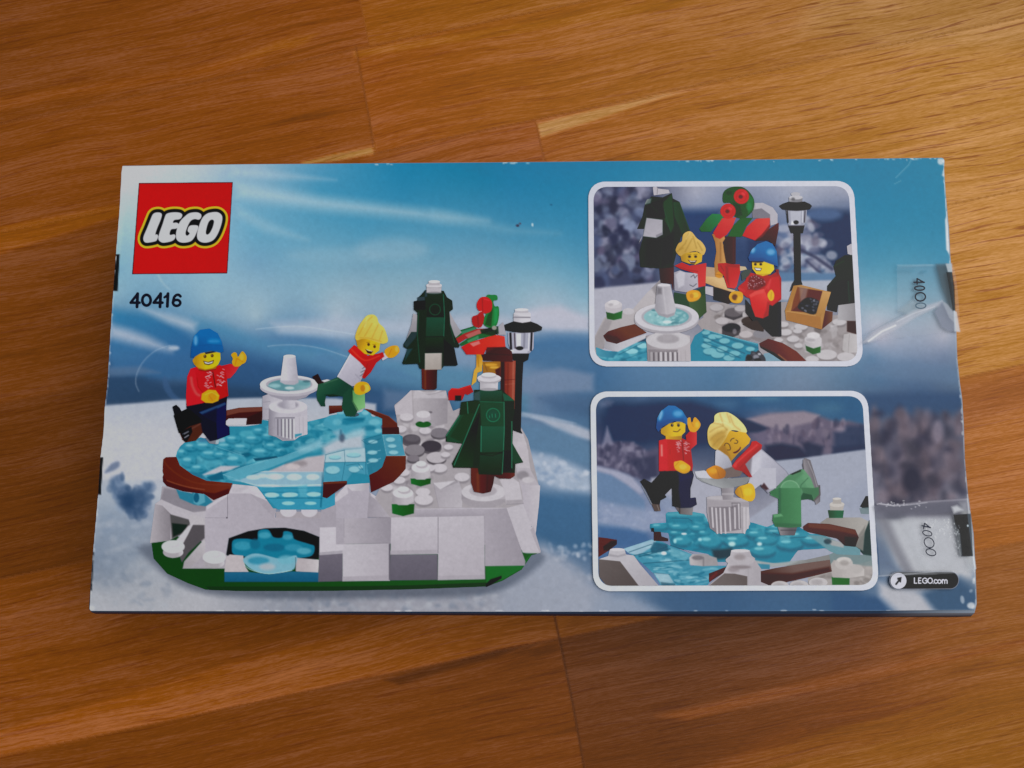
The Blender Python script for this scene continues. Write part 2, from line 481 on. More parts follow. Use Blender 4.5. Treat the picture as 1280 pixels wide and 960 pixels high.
# folded corners, black print marks, worn edges
q.P("145,318 149.6,318 147,364 141,364", '#15181c', b=.8)
q.P("125,572 128.6,572 126,618 121,618", '#14171b', b=.8)
q.P("106,700 117.5,690 115,738 106,740", '#2a2f38', b=.8)
q.P("1181.5,205 1186.5,300 1184.5,300 1179.5,212", '#d2d9e2', b=1)
q.P("1183,270 1189,322 1183,312 1181.5,275", '#d5dae3', b=1.3)
q.L(OUT[6:19], 1.4, '#b5c3d2', b=.9, a=.6)
q.L(OUT[18:25], 1.6, '#c3ccd8', b=.9, a=.65)
q.L(OUT[31:44], 1.2, '#c8cdd6', b=1, a=.6)
q.L(OUT[24:31], 1.0, '#b0bac8', b=1, a=.35)
r = np.random.default_rng(21)
for x, n in ((486, 4), (640, 8), (870, 12), (1000, 6), (1100, 12), (1150, 9)):
    for k in range(n):
        u = x + r.normal() * (30 if x > 800 else 9)
        if u < 1176:
            y = np.interp(u, OUT[:7, 0], OUT[:7, 1])
            q.E(u, y + abs(r.normal()) * .9, .6 + 2.2 * r.random() ** 2, .5 + r.random() * .7, '#d5dbe4', b=.7, a=.6)
for k in range(22):
    u = r.integers(7, 24); t = r.random(); p = OUT[u] * (1 - t) + OUT[u + 1] * t
    q.E(p[0] - abs(r.normal()) * .7, p[1], .8 + r.random() * 1.4, 1 + r.random() * 3, '#d5dbe4', b=.8, a=.5)
for k in range(26):
    u = 180 + r.random() * 1030
    q.E(u, 763.5 + r.normal() * .5, 1 + r.random() * 4, .8, '#d5dae4', b=.6, a=.55)
for k in range(30):
    u = r.integers(31, 43); t = r.random(); p = OUT[u] * (1 - t) + OUT[u + 1] * t
    q.E(p[0] + abs(r.normal()), p[1], .8, 1 + r.random() * 2.5, '#d5dbe4', b=.7, a=.4)
for x, y, a, b_ in ((1214, 757, 5, 4), (1176, 202, 4, 4), (155, 211, 3, 3), (115, 760, 3, 2.5)):
    q.E(x, y, a, b_, '#d9dde5', b=1.5, a=.8)
# scuffs
q.E(647, 282, 2.2, 1.6, '#3a3550', b=.9); q.E(650, 279.5, 1.4, 1.2, '#4a4560', b=.8); q.E(665.5, 281, .9, 2.2, '#c8dbe6', b=.8)
q.E(689, 256, 1.5, 1, '#1a5f88', b=1)
q.L("1120,222 1128,214 1136,206 1139,200", 1, '#7fb3cc', b=.9, a=.6); q.L("1118,230 1126,226", 1, '#7fb3cc', b=.9, a=.5)
q.P("146.2,318 149.2,318 146.8,363 141,363", '#15181c', b=.8)
q.P("125,572 128.6,572 126,618 121,618", '#14171b', b=.8)
q.C = q.C * np.array([1.0, 1.0, .985]); q.C = q.C * .9 + .1 * q.C.mean(-1, keepdims=True) + np.array([.006, .004, 0])
q.grain(.006, 3, 5)
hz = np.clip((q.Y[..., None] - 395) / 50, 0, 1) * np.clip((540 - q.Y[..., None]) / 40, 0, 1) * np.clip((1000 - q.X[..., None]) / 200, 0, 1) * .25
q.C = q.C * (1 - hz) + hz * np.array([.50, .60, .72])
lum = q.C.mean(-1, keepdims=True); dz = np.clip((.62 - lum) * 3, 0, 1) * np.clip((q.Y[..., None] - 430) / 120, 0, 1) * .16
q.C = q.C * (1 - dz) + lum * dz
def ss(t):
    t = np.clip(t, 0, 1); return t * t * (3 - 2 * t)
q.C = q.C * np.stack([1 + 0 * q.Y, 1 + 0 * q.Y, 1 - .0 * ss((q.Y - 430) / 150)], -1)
q.gam = lambda x, y: 1 + .17 * ss((y - 390) / 150) + .24 * ss((y - 620) / 130) * ss((1000 - x) / 600)  # darkens the ink to the lower left, keeping some light falloff in it
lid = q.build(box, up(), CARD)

# the carton's body: rings of the lid's outline, bellied out a little half-way down
mb = bpy.data.meshes.new('carton')
base = np.array([plane(x, y, TOP)[:2] for x, y in OUT])
cen = base.mean(0)
seg = np.roll(base, -1, 0) - np.roll(base, 1, 0)
nrm = np.stack([seg[:, 1], -seg[:, 0]], 1); nrm /= np.linalg.norm(nrm, axis=1)[:, None]
if ((base + nrm * .01 - cen) ** 2).sum() < ((base - cen) ** 2).sum():
    nrm = -nrm
rings = [(TOP - .0003, -.0008), (TOP - .0001, -.0001), (TOP - .0006, .0004), (TOP - .003, .0010), (TOP * .7, .0018), (TOP * .45, .0022), (TOP * .2, .0016), (.0012, .0004), (.0, -.0004)]
def belly(x, y):
    if y > 755:
        return 1.35 + 1.0 * max(0, (x - 500) / 700)
    if x > 1170 and y > 205:
        return .8 + .7 * math.sin((y - 200) / 62) ** 2
    return .9


nb = len(base); V = []; Fc = []
for z, d in rings:
    V += [(*(base[i] + nrm[i] * d * belly(*OUT[i])), z) for i in range(nb)]
for r_ in range(len(rings) - 1):
    for i in range(nb):
        j = (i + 1) % nb
        Fc.append((r_ * nb + i, r_ * nb + j, (r_ + 1) * nb + j, (r_ + 1) * nb + i))
Fc.append(tuple(range(nb))); Fc.append(tuple(range((len(rings) - 1) * nb, len(rings) * nb)))
mb.from_pydata(V, [], Fc); mb.update()
at = mb.color_attributes.new('Col', 'FLOAT_COLOR', 'POINT')
side = []
for r_, (z, d) in enumerate(rings):
    for i in range(nb):
        x, y = OUT[i]
        c = hx('#16263c') if y > 750 else (hx('#1a222c') if x > 1100 else hx('#2c3742') if x < 200 else hx('#2a7298'))
        if r_ < 3:
            c = hx('#9aa6b4') if (x > 1100 or y < 300) else hx('#2c3d55')
        side.append([*lin(c), 1])
at.data.foreach_set('color', np.array(side, np.float32).ravel())
mb.materials.append(CARD)
carton = bpy.data.objects.new('carton', mb); COL.objects.link(carton); carton.parent = box

# ---------------------------------------------------------------- red logo square
lg = Pic('logo', 164, 226, 293, 345, .7)
lg.F(140, 200, 4.8)
lg.P("161,138 725,132 692,681 120,686", '#3c1428', b=.5)
lg.P("165,142 721,136.5 688,676 125.5,681.5", '#b9191d', b=.5, g=('#b3181d', 160, 640, 700, 140))
logo = lg.build(box, up(), CARD)
lt = Pic('lettering', 168, 254, 290, 315, .5)
lt.F(140, 200, 4.8)
GL = ["244,328 262,316 288,316 299,328 292,358 270,412 260,446 270,446 277,458 270,478 258,488 215,496 196,492 188,476 192,452 210,410 230,360",
      "330,322 365,314 405,316 421,328 416,346 402,356 374,360 366,376 387,376 400,384 398,400 384,412 356,416 346,438 350,450 372,446 381,456 375,474 354,488 312,496 290,490 278,472 284,440 304,384 318,340",
      "440,336 468,318 510,314 534,326 534,346 520,358 498,354 476,362 460,384 444,424 442,446 452,454 466,440 454,426 460,402 476,392 508,392 518,402 510,430 490,470 466,490 424,496 396,486 384,462 388,420 408,370",
      "552,336 580,318 626,312 652,324 662,346 656,386 636,440 610,478 576,494 540,494 516,478 510,450 518,410 534,364"]
HOLE = "588,362 604,358 612,370 604,404 588,436 572,448 563,438 567,410 576,380"
for col, gr in (('#e0a52a', 7.0), ('#14120f', 4.3), ('#cfcfdc', 0)):
    for g_ in GL:
        lt.S(g_, col, grow=gr, b=.5)
lt.S(HOLE, '#14120f', b=.5)
lt.build(logo, up(), CARD)

nu = Pic('set_number', 160, 363, 232, 388, .5)
nu.F(140, 200, 4.8)
D4 = (("0,-3 -4,76", 18), ("-2,0 -42,51 11,51", 16))
for x in (154, 292):
    for d, w_ in D4:
        nu.L(parse(d) + np.array([x, 805]), w_, '#101c28')
nu.L("0,0 0,0", .01, '#101c28')
nu.ring(207, 841, 25, 32, 17, '#101c28')
nu.L("336,802 332,878", 18, '#101c28'); nu.L("336,808 315,824", 14, '#101c28')
nu.ring(388, 857, 22, 18, 16, '#101c28'); nu.L("411,818 400,809 385,811 372,826 366,855", 16, '#101c28', sm=1)
nu.build(box, up(), CARD)

# ================================================================ the printed model on the left of the lid
WH = ('#c6c3cb', '#b5b0b9', '#a49ea8', '#8a858f', '#726d7a')      # white plastic, lit to shaded, as inked


def stud(q, x, y, rx, h, top='#cfccd3', sidec='#aea9b2', sq=.5):
    """a small round stud: side, then top"""
    ry = rx * sq
    q.P([(x - rx, y), (x + rx, y), (x + rx, y + h), (x + rx * .5, y + h + ry * .8), (x - rx * .5, y + h + ry * .8), (x - rx, y + h)], sidec, g=('#c2bec6', x + rx, y, x - rx * .4, y))
    q.E(x, y, rx, ry, top)
    q.E(x + rx * .1, y + ry * .15, rx * .7, ry * .6, '#bcb8c0', b=.8, a=.6)


# ---- rocks, snow bricks and green plate
q = Pic('printed_snow_base', 186, 488, 680, 742, .8)
q.F(0, 0, 1)
q.P("189,676 192,698 209,717 235,729 257,737 301,738.7 420,738.3 514,736.5 608,733 628,726 652,712 667,690 600,680 300,680 200,668", '#0c4220', g=('#0f5a2a', 260, 0, 660, 0))
q.P("257,733 420,733 514,731.5 608,728 608,733 514,736.5 420,738.3 301,738.7 262,737.5", '#083519', a=.8)
q.P("607,706 650,706 667,690 652,711 628,725 608,729", '#136c30', b=.8)
q.P("607,730 613,724 627,719.5 627,723 614,731 608,734", '#1c241f')
q.F(170, 540, 4.57)
# left rocks
q.P("150,310 420,330 540,360 540,780 480,780 265,780 390,640 300,560 190,620 80,635 110,410 140,390", '#a8a2ab')
q.P("160,320 230,330 300,380 420,400 410,450 300,460 170,400 140,390", '#8e8993', b=2)
q.P("228,325 250,335 320,350 330,330 385,345 440,400 400,425 330,415 250,380", '#3285a2', b=1)
q.P("330,335 390,350 395,400 355,420 330,405", '#5aa5bb', b=1.2); q.E(345, 375, 16, 28, '#1f6688', b=1)
q.P("145,385 220,420 330,460 420,450 420,500 330,505 200,470 110,412", '#b7b2ba', b=.8)
q.P("80,632 110,412 150,420 200,470 195,620", '#b2acb3', g=('#8a848c', 80, 0, 200, 0))
q.P("195,470 300,500 310,520 270,580 205,610", '#5c5a5c', b=1); q.P("205,520 300,530 265,575 212,600", '#27332c', b=1.2)
q.P("300,480 330,470 395,495 395,530 310,530", '#bab5bb')
q.P("295,530 390,532 392,605 300,690 262,745 240,690", '#5f5a5f', b=1)
q.P("170,690 300,535 330,520 300,580 240,690 210,720", '#c1bcc2', b=.9)
q.P("268,776 275,740 390,612 400,640 395,690 350,740 300,775", '#a49ea4', g=('#bab5bb', 300, 760, 390, 640))
# arch
q.P("395,490 400,425 530,345 560,292 640,288 680,300 800,410 795,490 1055,490 1062,400 1190,320 1200,640 1045,700 1045,600 960,565 850,547 740,550 640,567 530,607 512,700 500,760 395,690", '#b3adb8', g=('#a8a2ad', 400, 0, 1100, 0))
q.P("532,350 562,292 640,286 682,300 802,412 790,445 655,352", '#c4bfc8', b=.8)
q.P("655,354 802,415 786,492 780,480", '#a7a1ac', b=.8)
q.P("402,425 530,346 525,365 404,445", '#c2bdc6', b=.8)
q.E(585, 305, 34, 14, '#cfcbd2', b=1); q.P("560,298 640,290 640,320 600,345 545,345", '#b7b2bb', b=1.5, a=.7)
q.L("523,352 523,490", 3, '#77717d', a=.8); q.L("395,490 520,491", 2.5, '#8d8893', a=.6); q.E(519, 490, 4, 4, '#4a4550')
q.P("800,455 1055,455 1055,492 800,490", '#a9a2aa', b=1)
for x in (870, 990):
    q.E(x, 450, 46, 36, '#c5c0c9', b=.8); q.E(x, 425, 34, 16, '#b5c6d0', b=1)
for x, y in ((212, 655), (447, 715)):
    q.E(x, y + 32, 58, 32, '#a8a3a9', g=('#c9c5cb', x + 20, 0, x + 60, 0)); q.E(x, y, 66, 37, '#d0ccd2', b=.8); q.E(x + 3, y - 14, 36, 18, '#c0bcc3', b=.9); q.E(x - 5, y - 18, 30, 13, '#d8d5da', b=.8)
# hollow with water
q.P("530,607 640,567 740,550 850,547 960,565 1048,600 1046,720 1000,740 560,740 515,700", '#12262d', b=.8)
q.S("548,660 560,615 640,610 692,618 700,565 755,558 785,600 835,602 845,568 890,575 905,612 990,640 1020,655 1005,705 930,722 840,740 720,740 640,715 560,700", '#2384a4', b=1)
for x, y, a, b_, c in ((610, 650, 50, 25, '#3f9fbb'), (735, 590, 35, 18, '#4aa7c0'), (868, 600, 30, 15, '#46a0bb'), (790, 660, 60, 22, '#1b6f92'), (900, 660, 50, 20, '#3b9ab8'), (960, 680, 40, 18, '#5fb0c5'), (680, 640, 30, 30, '#1c7394')):
    q.E(x, y, a, b_, c, b=2, a=.8)
q.P("505,800 515,715 535,700 612,706 625,770 645,800", '#bbb3b7'); q.P("912,718 1046,730 1042,805 912,797", '#b6aeb3', g=('#c6c0c4', 960, 0, 1040, 0))
q.S("612,735 640,705 700,695 830,725 915,705 912,760 885,792 760,812 660,785", '#7bb2c5', b=.9)
q.E(700, 735, 60, 22, '#3c96b4', b=2.5); q.E(860, 730, 50, 25, '#6fb5c8', b=2.5, a=.8); q.E(750, 770, 45, 20, '#b7b4ba', b=3, a=.7)
q.L("618,760 660,788 760,810 890,790", 4, '#b9dbe4', a=.8, sm=1)
q.P("505,800 645,799 760,813 890,796 1045,802 1045,856 505,856", '#2b6f95', g=('#246389', 0, 800, 0, 856))
q.L("912,716 912,796", 3, '#3a3a44', a=.7)
# stepped bricks below the arch, left half
q.P("1050,545 1186,543 1186,682 1050,692", '#c4bfc8'); q.P("1046,690 1182,680 1182,852 1041,856", '#77717f', g=('#6a6573', 0, 700, 0, 850)); q.P("1048,688 1184,676 1184,694 1048,704", '#aba6b0')
q.F(420, 540, 4.57)
q.P("0,380 62,300 80,262 185,262 192,345 180,490 45,495 0,492", '#b1abb7')
q.P("-20,390 62,295 70,350 0,400", '#c4bfc8', b=.8)
q.P("190,345 312,425 312,490 178,487", '#a29ca7', g=('#b4aeb8', 190, 0, 310, 0)); q.P("196,346 312,428 312,446 200,366", '#c2bdc6', b=.8)
q.P("45,494 316,490 312,636 45,637", '#b3adb7', g=('#9b95a0', 60, 0, 312, 0)); q.L("48,640 310,634", 3, '#8d8792', a=.7); q.L("180,488 310,488", 3, '#807a86', a=.7); q.L("45,495 45,600", 3, '#8d8792', a=.6)
q.P("38,640 308,637 308,850 38,852", '#bfbac3', g=('#b3adb7', 60, 0, 300, 0)); q.P("38,826 308,818 308,847 38,852", '#aea8b2', b=.8); q.P("302,640 312,636 312,845 302,845", '#6f6a76', b=.8)
q.P("0,494 44,496 44,642 0,642", '#aca6b1'); 
stud(q, 125, 265, 66, 45)
q.E(125, 240, 45, 20, '#d6d3d9')
# flat ground with studs and grey round plates
q.F(480, 480, 5.332)
q.P("70,140 240,0 400,20 460,180 530,150 880,230 960,370 1035,690 1000,830 560,830 370,870 50,900 -60,760 20,600 110,420 80,200", '#aaa4aa')
q.P("70,150 185,35 192,210 80,205", '#bcb6be', b=.8)
q.P("850,215 920,310 950,400 975,570 880,560 840,400", '#b8b2ba', g=('#c4bfc6', 850, 0, 960, 0)); q.P("840,385 935,388 960,440 970,560 900,560", '#c0bac2', b=.8)
q.spots("90,210 400,260 430,400 330,640 60,760 20,640 120,430", 90, ['#c6c1c8', '#8d868e', '#6f6872', '#b9b3ba', '#d0ccd2'], (8, 40), (6, 24), b=1.6, a=.6, seed=11)
for x, y, a, c in ((182, 370, 62, '#5d5760'), (370, 325, 58, '#857f88'), (315, 415, 68, '#4c4650'), (205, 440, 66, '#8d878f'), (195, 495, 40, '#857e87'), (350, 490, 66, '#b9b3ba')):
    q.E(x, y + 14, a, a * .56, '#4a454d', b=.9, a=.7); q.E(x, y, a, a * .56, c, b=.8); q.E(x - a * .1, y - 6, a * .7, a * .33, c, b=2, a=.8)
q.E(190, 362, 50, 22, '#756f78', b=1.5, a=.6)
for x, y, a in ((275, 310, 40), (150, 220, 45), (110, 300, 40), (370, 560, 50), (300, 560, 40), (260, 720, 48), (265, 770, 62), (130, 590, 40), (100, 640, 42), (410, 470, 30), (520, 620, 50), (430, 420, 30), (20, 690, 40)):
    q.E(x, y + 14, a, a * .6, '#8d878f', b=1.5, a=.8); q.E(x, y, a, a * .58, '#c6c1c8', b=1)
# tree base, upper left
q.P("190,30 230,0 390,5 405,30 425,110 422,262 330,285 205,240 200,200", '#b4aeb5', g=('#9a949c', 215, 0, 425, 0)); q.E(298, 25, 95, 38, '#c6c2c8', b=.8); q.E(298, 34, 62, 24, '#a9a3a9', b=1)
q.P("205,40 300,75 415,45 418,95 195,95", '#c0bbc2', b=1, a=.8); q.E(310, 188, 12, 7, '#77717a', b=1)
q.E(262, 268, 52, 22, '#0f5c2b'); q.P("216,200 308,200 312,240 262,255 214,240", '#b9b3bb'); q.E(262, 202, 46, 24, '#cac6cc')
# cups of snow on green
for x, y, a, gy in ((245, 575, 68, 72), (127, 745, 76, 100)):
    q.P([(x - a, y + 55), (x + a, y + 55), (x + a * .95, y + gy + 18), (x, y + gy + 36), (x - a * .95, y + gy + 18)], '#0f6c30', g=('#0c5526', x - a, 0, x + a * .6, 0))
    q.P([(x - a * .9, y - 20), (x + a * .92, y - 20), (x + a * .95, y + 40), (x + a * .4, y + 62), (x - a * .4, y + 62), (x - a * .98, y + 40)], '#bdb8bf', g=('#a29ca4', x + a * .2, 0, x - a, 0))
    q.E(x, y - 18, a * .9, 34, '#cfcbd1', b=.9); q.E(x + 8, y - 34, a * .55, 22, '#b4aeb6', b=1); q.E(x + 2, y - 44, a * .5, 18, '#d5d2d7', b=.9)
# tipped brick
q.P("328,660 470,645 500,652 525,722 520,822 362,822", '#bab5bd', g=('#aaa4ad', 520, 800, 340, 660)); q.P("328,660 470,645 500,652 375,705", '#c6c2c9', b=.9); q.P("375,704 498,655 485,645 470,648", '#8f8992', b=.9, a=.7); q.L("330,662 364,820", 3, '#908a93', a=.6)
# round base of the front tree
q.E(665, 765, 148, 62, '#a6a0a8'); q.P("517,720 813,720 813,768 517,768", '#b5afb7', g=('#9d97a0', 700, 0, 540, 0)); q.E(665, 720, 148, 62, '#c5c1c8', b=.8); q.E(660, 712, 92, 38, '#b2acb4', b=1.2)
q.P("770,640 800,615 850,620 900,655 925,790 815,800 800,700", '#c2bdc5', b=.9); q.P("815,775 925,770 930,800 815,805", '#aaa4ac', b=.9)
q.P("880,560 970,560 1040,690 1020,830 940,800 905,660", '#b7b1ba'); q.E(925, 610, 40, 30, '#8f8991', b=2, a=.8); q.E(960, 640, 40, 20, '#c4bfc6', b=1.5)
# front wall, right half
q.F(420, 540, 4.57)
q.P("452,440 700,432 975,435 980,475 850,487 452,487", '#b3adb8', g=('#a29ca7', 0, 440, 0, 487)); q.L("455,440 972,434", 3, '#c6c2ca', a=.7)
q.P("316,488 582,484 586,692 312,692", '#c2bdc6', g=('#b8b2bc', 0, 500, 0, 680)); q.P("311,678 586,672 586,698 310,702", '#aea8b2', b=.8); q.P("312,701 581,699 580,845 308,848", '#777280', g=('#6d6876', 0, 700, 0, 845))
q.P("585,484 847,479 851,840 581,845", '#bfbac3', g=('#b4aeb8', 600, 480, 840, 840)); q.P("581,822 851,815 851,840 581,846", '#aea8b2', b=.8); q.L("583,488 583,690", 3, '#77717d', a=.8); q.L("848,482 851,838", 3, '#8d8792', a=.7); q.L("580,700 580,842", 3, '#4a4652', a=.8)
q.P("849,445 975,435 1082,740 1079,763 851,766", '#aba5b0', g=('#9f99a4', 860, 0, 1060, 0)); q.P("975,434 1070,410 1168,690 1092,697 1066,688", '#bfbac3'); q.P("1060,300 1166,305 1160,410 1140,590 1110,520 1070,410", '#b6b0bb', g=('#c2bdc5', 1060, 0, 1160, 0))
q.L("975,414 1072,408", 3, '#8d8792', a=.7); q.P("1128,540 1170,680 1165,694 1110,560", '#b0aab4', b=.8)
q.P("1066,690 1165,694 1120,704 1072,700", '#0c5526', b=1, a=.7)
q.grain(.007, 3, 31)
q.gam = GA; q.build(lid, up(), CARD)

# ---- pond
q = Pic('printed_ice_pond', 218, 508, 512, 640, .8)
q.F(200, 500, 6.857)
q.P("136,480 170,400 210,365 350,320 420,345 480,362 500,320 590,300 585,225 740,225 850,210 880,170 935,178 960,260 1500,130 2080,310 2080,520 1950,700 1400,740 1400,930 970,930 830,740 620,720 420,700 300,650 160,560", '#3391ae', b=.9)
B3 = ['#5db3c6', '#1d7495', '#47a3ba', '#76c0cf', '#2a86a6']
q.spots("150,480 250,360 420,345 600,300 900,220 1100,330 1100,480 700,560 600,680 420,690 300,640 180,560", 150, B3, (12, 55), (9, 32), b=1.4, a=.65, seed=12, tilt=.3)
for x, y, a, b_, c in ((320, 540, 26, 34, '#155c7e'), (735, 470, 40, 22, '#186787'), (250, 430, 22, 14, '#1a6b8c'), (640, 515, 95, 52, '#62b3c8'), (610, 525, 62, 36, '#2787aa'), (700, 540, 40, 20, '#8ccad6'), (860, 445, 60, 28, '#86c8d4'), (700, 430, 60, 20, '#7cc3d0'), (750, 290, 70, 28, '#4fabc0'), (940, 380, 40, 22, '#1d7898'), (520, 345, 40, 20, '#8fb4c6'), (390, 350, 60, 22, '#3f7fa6')):
    q.E(x, y, a, b_, c, b=2, a=.85)
q.P("800,500 1000,480 1010,495 820,525", '#145a78', b=1.2); q.P("320,480 480,500 560,540 380,600 300,560", '#56adc2', b=2, a=.7)
for x, y, a, b_ in ((190, 450, 45, 36), (262, 400, 56, 34), (380, 395, 80, 38), (245, 525, 66, 46), (325, 585, 66, 36), (430, 465, 84, 40), (560, 395, 78, 34), (625, 335, 66, 34), (700, 405, 76, 34), (795, 335, 76, 36), (850, 265, 56, 30), (640, 518, 92, 54), (870, 448, 84, 38), (960, 395, 66, 34), (1045, 440, 66, 32), (930, 310, 60, 30), (520, 470, 60, 26)):
    q.E(x + 6, y + b_ * .45, a, b_ * .9, '#196a8b', b=2.2, a=.6); q.E(x, y, a, b_, '#3f9fba', b=2, a=.75); q.E(x - a * .2, y - b_ * .35, a * .5, b_ * .32, '#83c8d5', b=2, a=.75); q.E(x + a * .45, y + b_ * .35, a * .22, b_ * .2, '#1f7796', b=1.5, a=.6)
q.P("365,640 520,565 680,566 600,600 480,630 380,645", '#b4b8c2', b=1.5); q.P("200,600 360,640 420,690 320,660", '#2b7396', b=1.5, a=.7)
q.P("400,665 530,612 548,680 440,692", '#1c6d8e', b=1.2); q.L("470,395 720,480", 3, '#9ad0dc', a=.5); q.L("540,640 690,685", 3, '#a5d6e0', a=.7)
q.P("620,690 900,605 1500,610 1500,745 830,745 720,705", '#8db5c8', b=1); q.P("830,742 1500,742 1500,900 1400,940 1010,940", '#3c9cbc', b=1)
q.P("940,605 1060,555 1280,520 1450,465 1430,612 940,614", '#b6afb7', b=1.5); q.L("800,614 1420,616", 3, '#dcdfe6', a=.6)
q.P("690,660 860,605 900,600 800,640 720,670", '#1c7797', b=1, a=.6)
q.P("545,640 700,578 900,520 1040,488 1200,430 1400,360 1500,330 1480,360 1200,480 960,575 780,640 660,690 600,688", '#72b7ca', b=1.2, a=.6); q.L("545,640 700,578 900,520 1040,488 1400,358", 4, '#a8d5df', a=.45); q.P("620,660 760,620 900,570 760,650 680,690", '#5aa9c0', b=1.2, a=.8)
q.E(1130, 555, 55, 24, '#7f7a84', b=3, a=.6)
for x, y, a, b_ in ((800, 662, 60, 20), (985, 655, 78, 26), (880, 650, 40, 18), (930, 735, 90, 12)):
    q.E(x, y, a, b_, '#b7d6e1', b=1.2, a=.85)
q.L("700,700 830,730 1400,725", 4, '#c9e2ea', a=.7)
q.E(950, 812, 48, 18, '#93ccd8', b=1); q.E(1085, 815, 40, 18, '#93ccd8', b=1); q.L("880,790 1400,790", 3, '#16688a', a=.7); q.L("900,845 1400,845", 3, '#1a6d8e', a=.7)
q.F(340, 500, 6.857)
q.spots("300,180 470,150 560,100 850,120 940,150 940,280 780,330 440,460 300,400 60,480 10,330", 120, B3, (12, 60), (9, 28), b=1.4, a=.6, seed=13, tilt=.3)
q.S("440,200 480,140 560,120 620,80 700,110 770,100 790,75 840,95 860,140 940,145 950,200 930,230 945,280 830,310 760,290 640,300 520,260", '#4ba4be', b=1)
q.P("560,180 800,150 780,190 640,215 580,205", '#2a88a8', b=2); q.E(700, 165, 90, 14, '#1f7a9c', b=2); q.E(880, 190, 50, 26, '#6bb8cb', b=2); q.E(830, 240, 60, 22, '#2c86a6', b=2); q.E(560, 190, 40, 26, '#62b3c8', b=2); q.E(910, 265, 30, 18, '#7fc3d2', b=1.5); q.E(800, 110, 30, 18, '#7cc0d0', b=1.5); q.E(590, 105, 36, 16, '#79bccd', b=1.5)
q.P("430,400 560,330 780,285 790,420 620,430 450,480", '#b2bdc9', b=5); q.P("560,330 700,260 790,240 800,300 640,330", '#9fc3d0', b=4, a=.8)
q.P("520,270 590,250 640,330 570,340", '#7fb2c6', b=3); q.E(600, 325, 24, 36, '#4c5a74', b=2.5, a=.8); q.E(590, 275, 10, 22, '#2f6f90', b=2, a=.7)
q.P("200,420 420,330 440,400 330,440 240,450", '#8cc0d0', b=4, a=.8)
q.P("100,560 300,490 450,470 440,612 30,612", '#b8b1b8', b=2); q.E(240, 545, 60, 26, '#8f868c', b=3, a=.7); q.E(180, 570, 60, 22, '#c9bfc2', b=2, a=.8)
q.P("450,470 620,430 800,412 805,532 450,536", '#a6c3cf', b=1); q.P("450,536 805,530 830,642 690,620 640,692 440,702", '#4b9fbb', b=1)
q.P("785,340 935,298 978,480 945,590 825,642 800,420", '#3688a5', b=1); q.P("948,302 1096,294 1142,476 984,480", '#4d9cb7', b=.8)
for x, y, a, b_ in ((520, 600, 62, 34), (705, 595, 48, 26), (865, 358, 40, 16), (860, 450, 42, 18), (868, 518, 42, 18), (1015, 340, 40, 20), (1030, 395, 36, 16), (1042, 450, 40, 18), (540, 490, 50, 16), (700, 470, 60, 18), (760, 575, 20, 14)):
    q.E(x, y + 5, a, b_, '#1c6a8a', b=1.2, a=.6); q.E(x, y, a, b_, '#9acfda', b=1.2, a=.85)
for p_ in ("462,470 440,612 440,700", "620,430 626,530 600,690", "800,410 806,640", "450,536 800,532", "780,340 930,298", "455,470 620,430", "770,345 815,380 930,330", "985,480 945,300", "640,560 740,545 780,600"):
    q.L(p_, 4, '#1d5f7c', a=.65)
for p_ in ("948,302 984,480 1142,478", "812,460 930,430", "815,545 930,500", "948,300 1096,294"):
    q.L(p_, 4, '#a6d6e0', a=.7)
for x, y, a, b_ in ((190, 660, 66, 28), (350, 660, 56, 26), (30, 660, 50, 22)):
    q.E(x, y, a, b_, '#bfdbe4', b=1.3, a=.85)
q.L("0,742 290,735 430,728", 5, '#d2e6ed', a=.8)
for x, y in ((160, 812), (358, 808), (0, 815)):
    q.E(x, y, 62, 20, '#a0d1dc', b=1, a=.9)
q.E(140, 885, 55, 16, '#8fcbd8', b=1); q.E(330, 885, 50, 14, '#8fcbd8', b=1)
q.P("220,740 300,725 300,840 240,830", '#5eb2c8', b=2, a=.7); q.L("40,836 420,836", 5, '#1a6a8a', a=.7); q.L("40,760 420,752", 3, '#2480a0', a=.7); q.P("430,620 440,700 424,920 412,920", '#1c6787', b=1.2, a=.7)
q.grain(.007, 3, 33)
q.M = None
q.gam = GA; q.build(lid, up(), CARD)

# ---- wooden rim of the pond, in four pieces
q = Pic('printed_pond_rim', 200, 565, 294, 630, .8)
q.F(200, 500, 6.857)
q.P("28,510 50,490 142,488 170,560 280,640 400,692 622,712 590,802 460,858 380,805 200,782 60,738 28,700 22,660 30,640 22,610 24,560", '#742f1f', g=('#82382a', 60, 0, 560, 0))
q.P("28,650 60,700 200,745 380,790 470,800 590,760 590,802 460,858 380,805 200,782 60,738 26,700", '#5a2117', b=1.2, a=.8)
q.L("60,690 150,722 260,750 380,768", 7, '#a05a44', b=1, a=.7, sm=1); q.L("32,505 60,560 170,650 330,715 600,730", 6, '#8f4534', b=1.5, a=.5, sm=1)
q.gam = GA; q.build(lid, up(), CARD)
q = Pic('printed_pond_rim', 278, 505, 332, 534, .7)
q.F(200, 500, 6.857)
q.P("570,90 680,68 885,60 872,205 740,212 745,156 590,157 558,182", '#57251c'); q.P("570,88 680,66 885,58 882,95 680,108 572,134", '#7d463b', b=.8); q.P("745,150 872,95 870,200 742,210", '#43170f', b=1, a=.8)
q.P("556,190 592,160 745,158 735,212 560,216", '#bfbfca')
q.gam = GA; q.build(lid, up(), CARD)
q = Pic('printed_pond_rim', 408, 505, 432, 520, .7)
q.F(340, 500, 6.857)
q.P("488,48 602,46 606,100 560,106 490,122", '#7b4033', g=('#5a251a', 0, 50, 0, 120))
q.gam = GA; q.build(lid, up(), CARD)
q = Pic('printed_pond_rim', 452, 508, 502, 545, .7)
q.F(340, 500, 6.857)
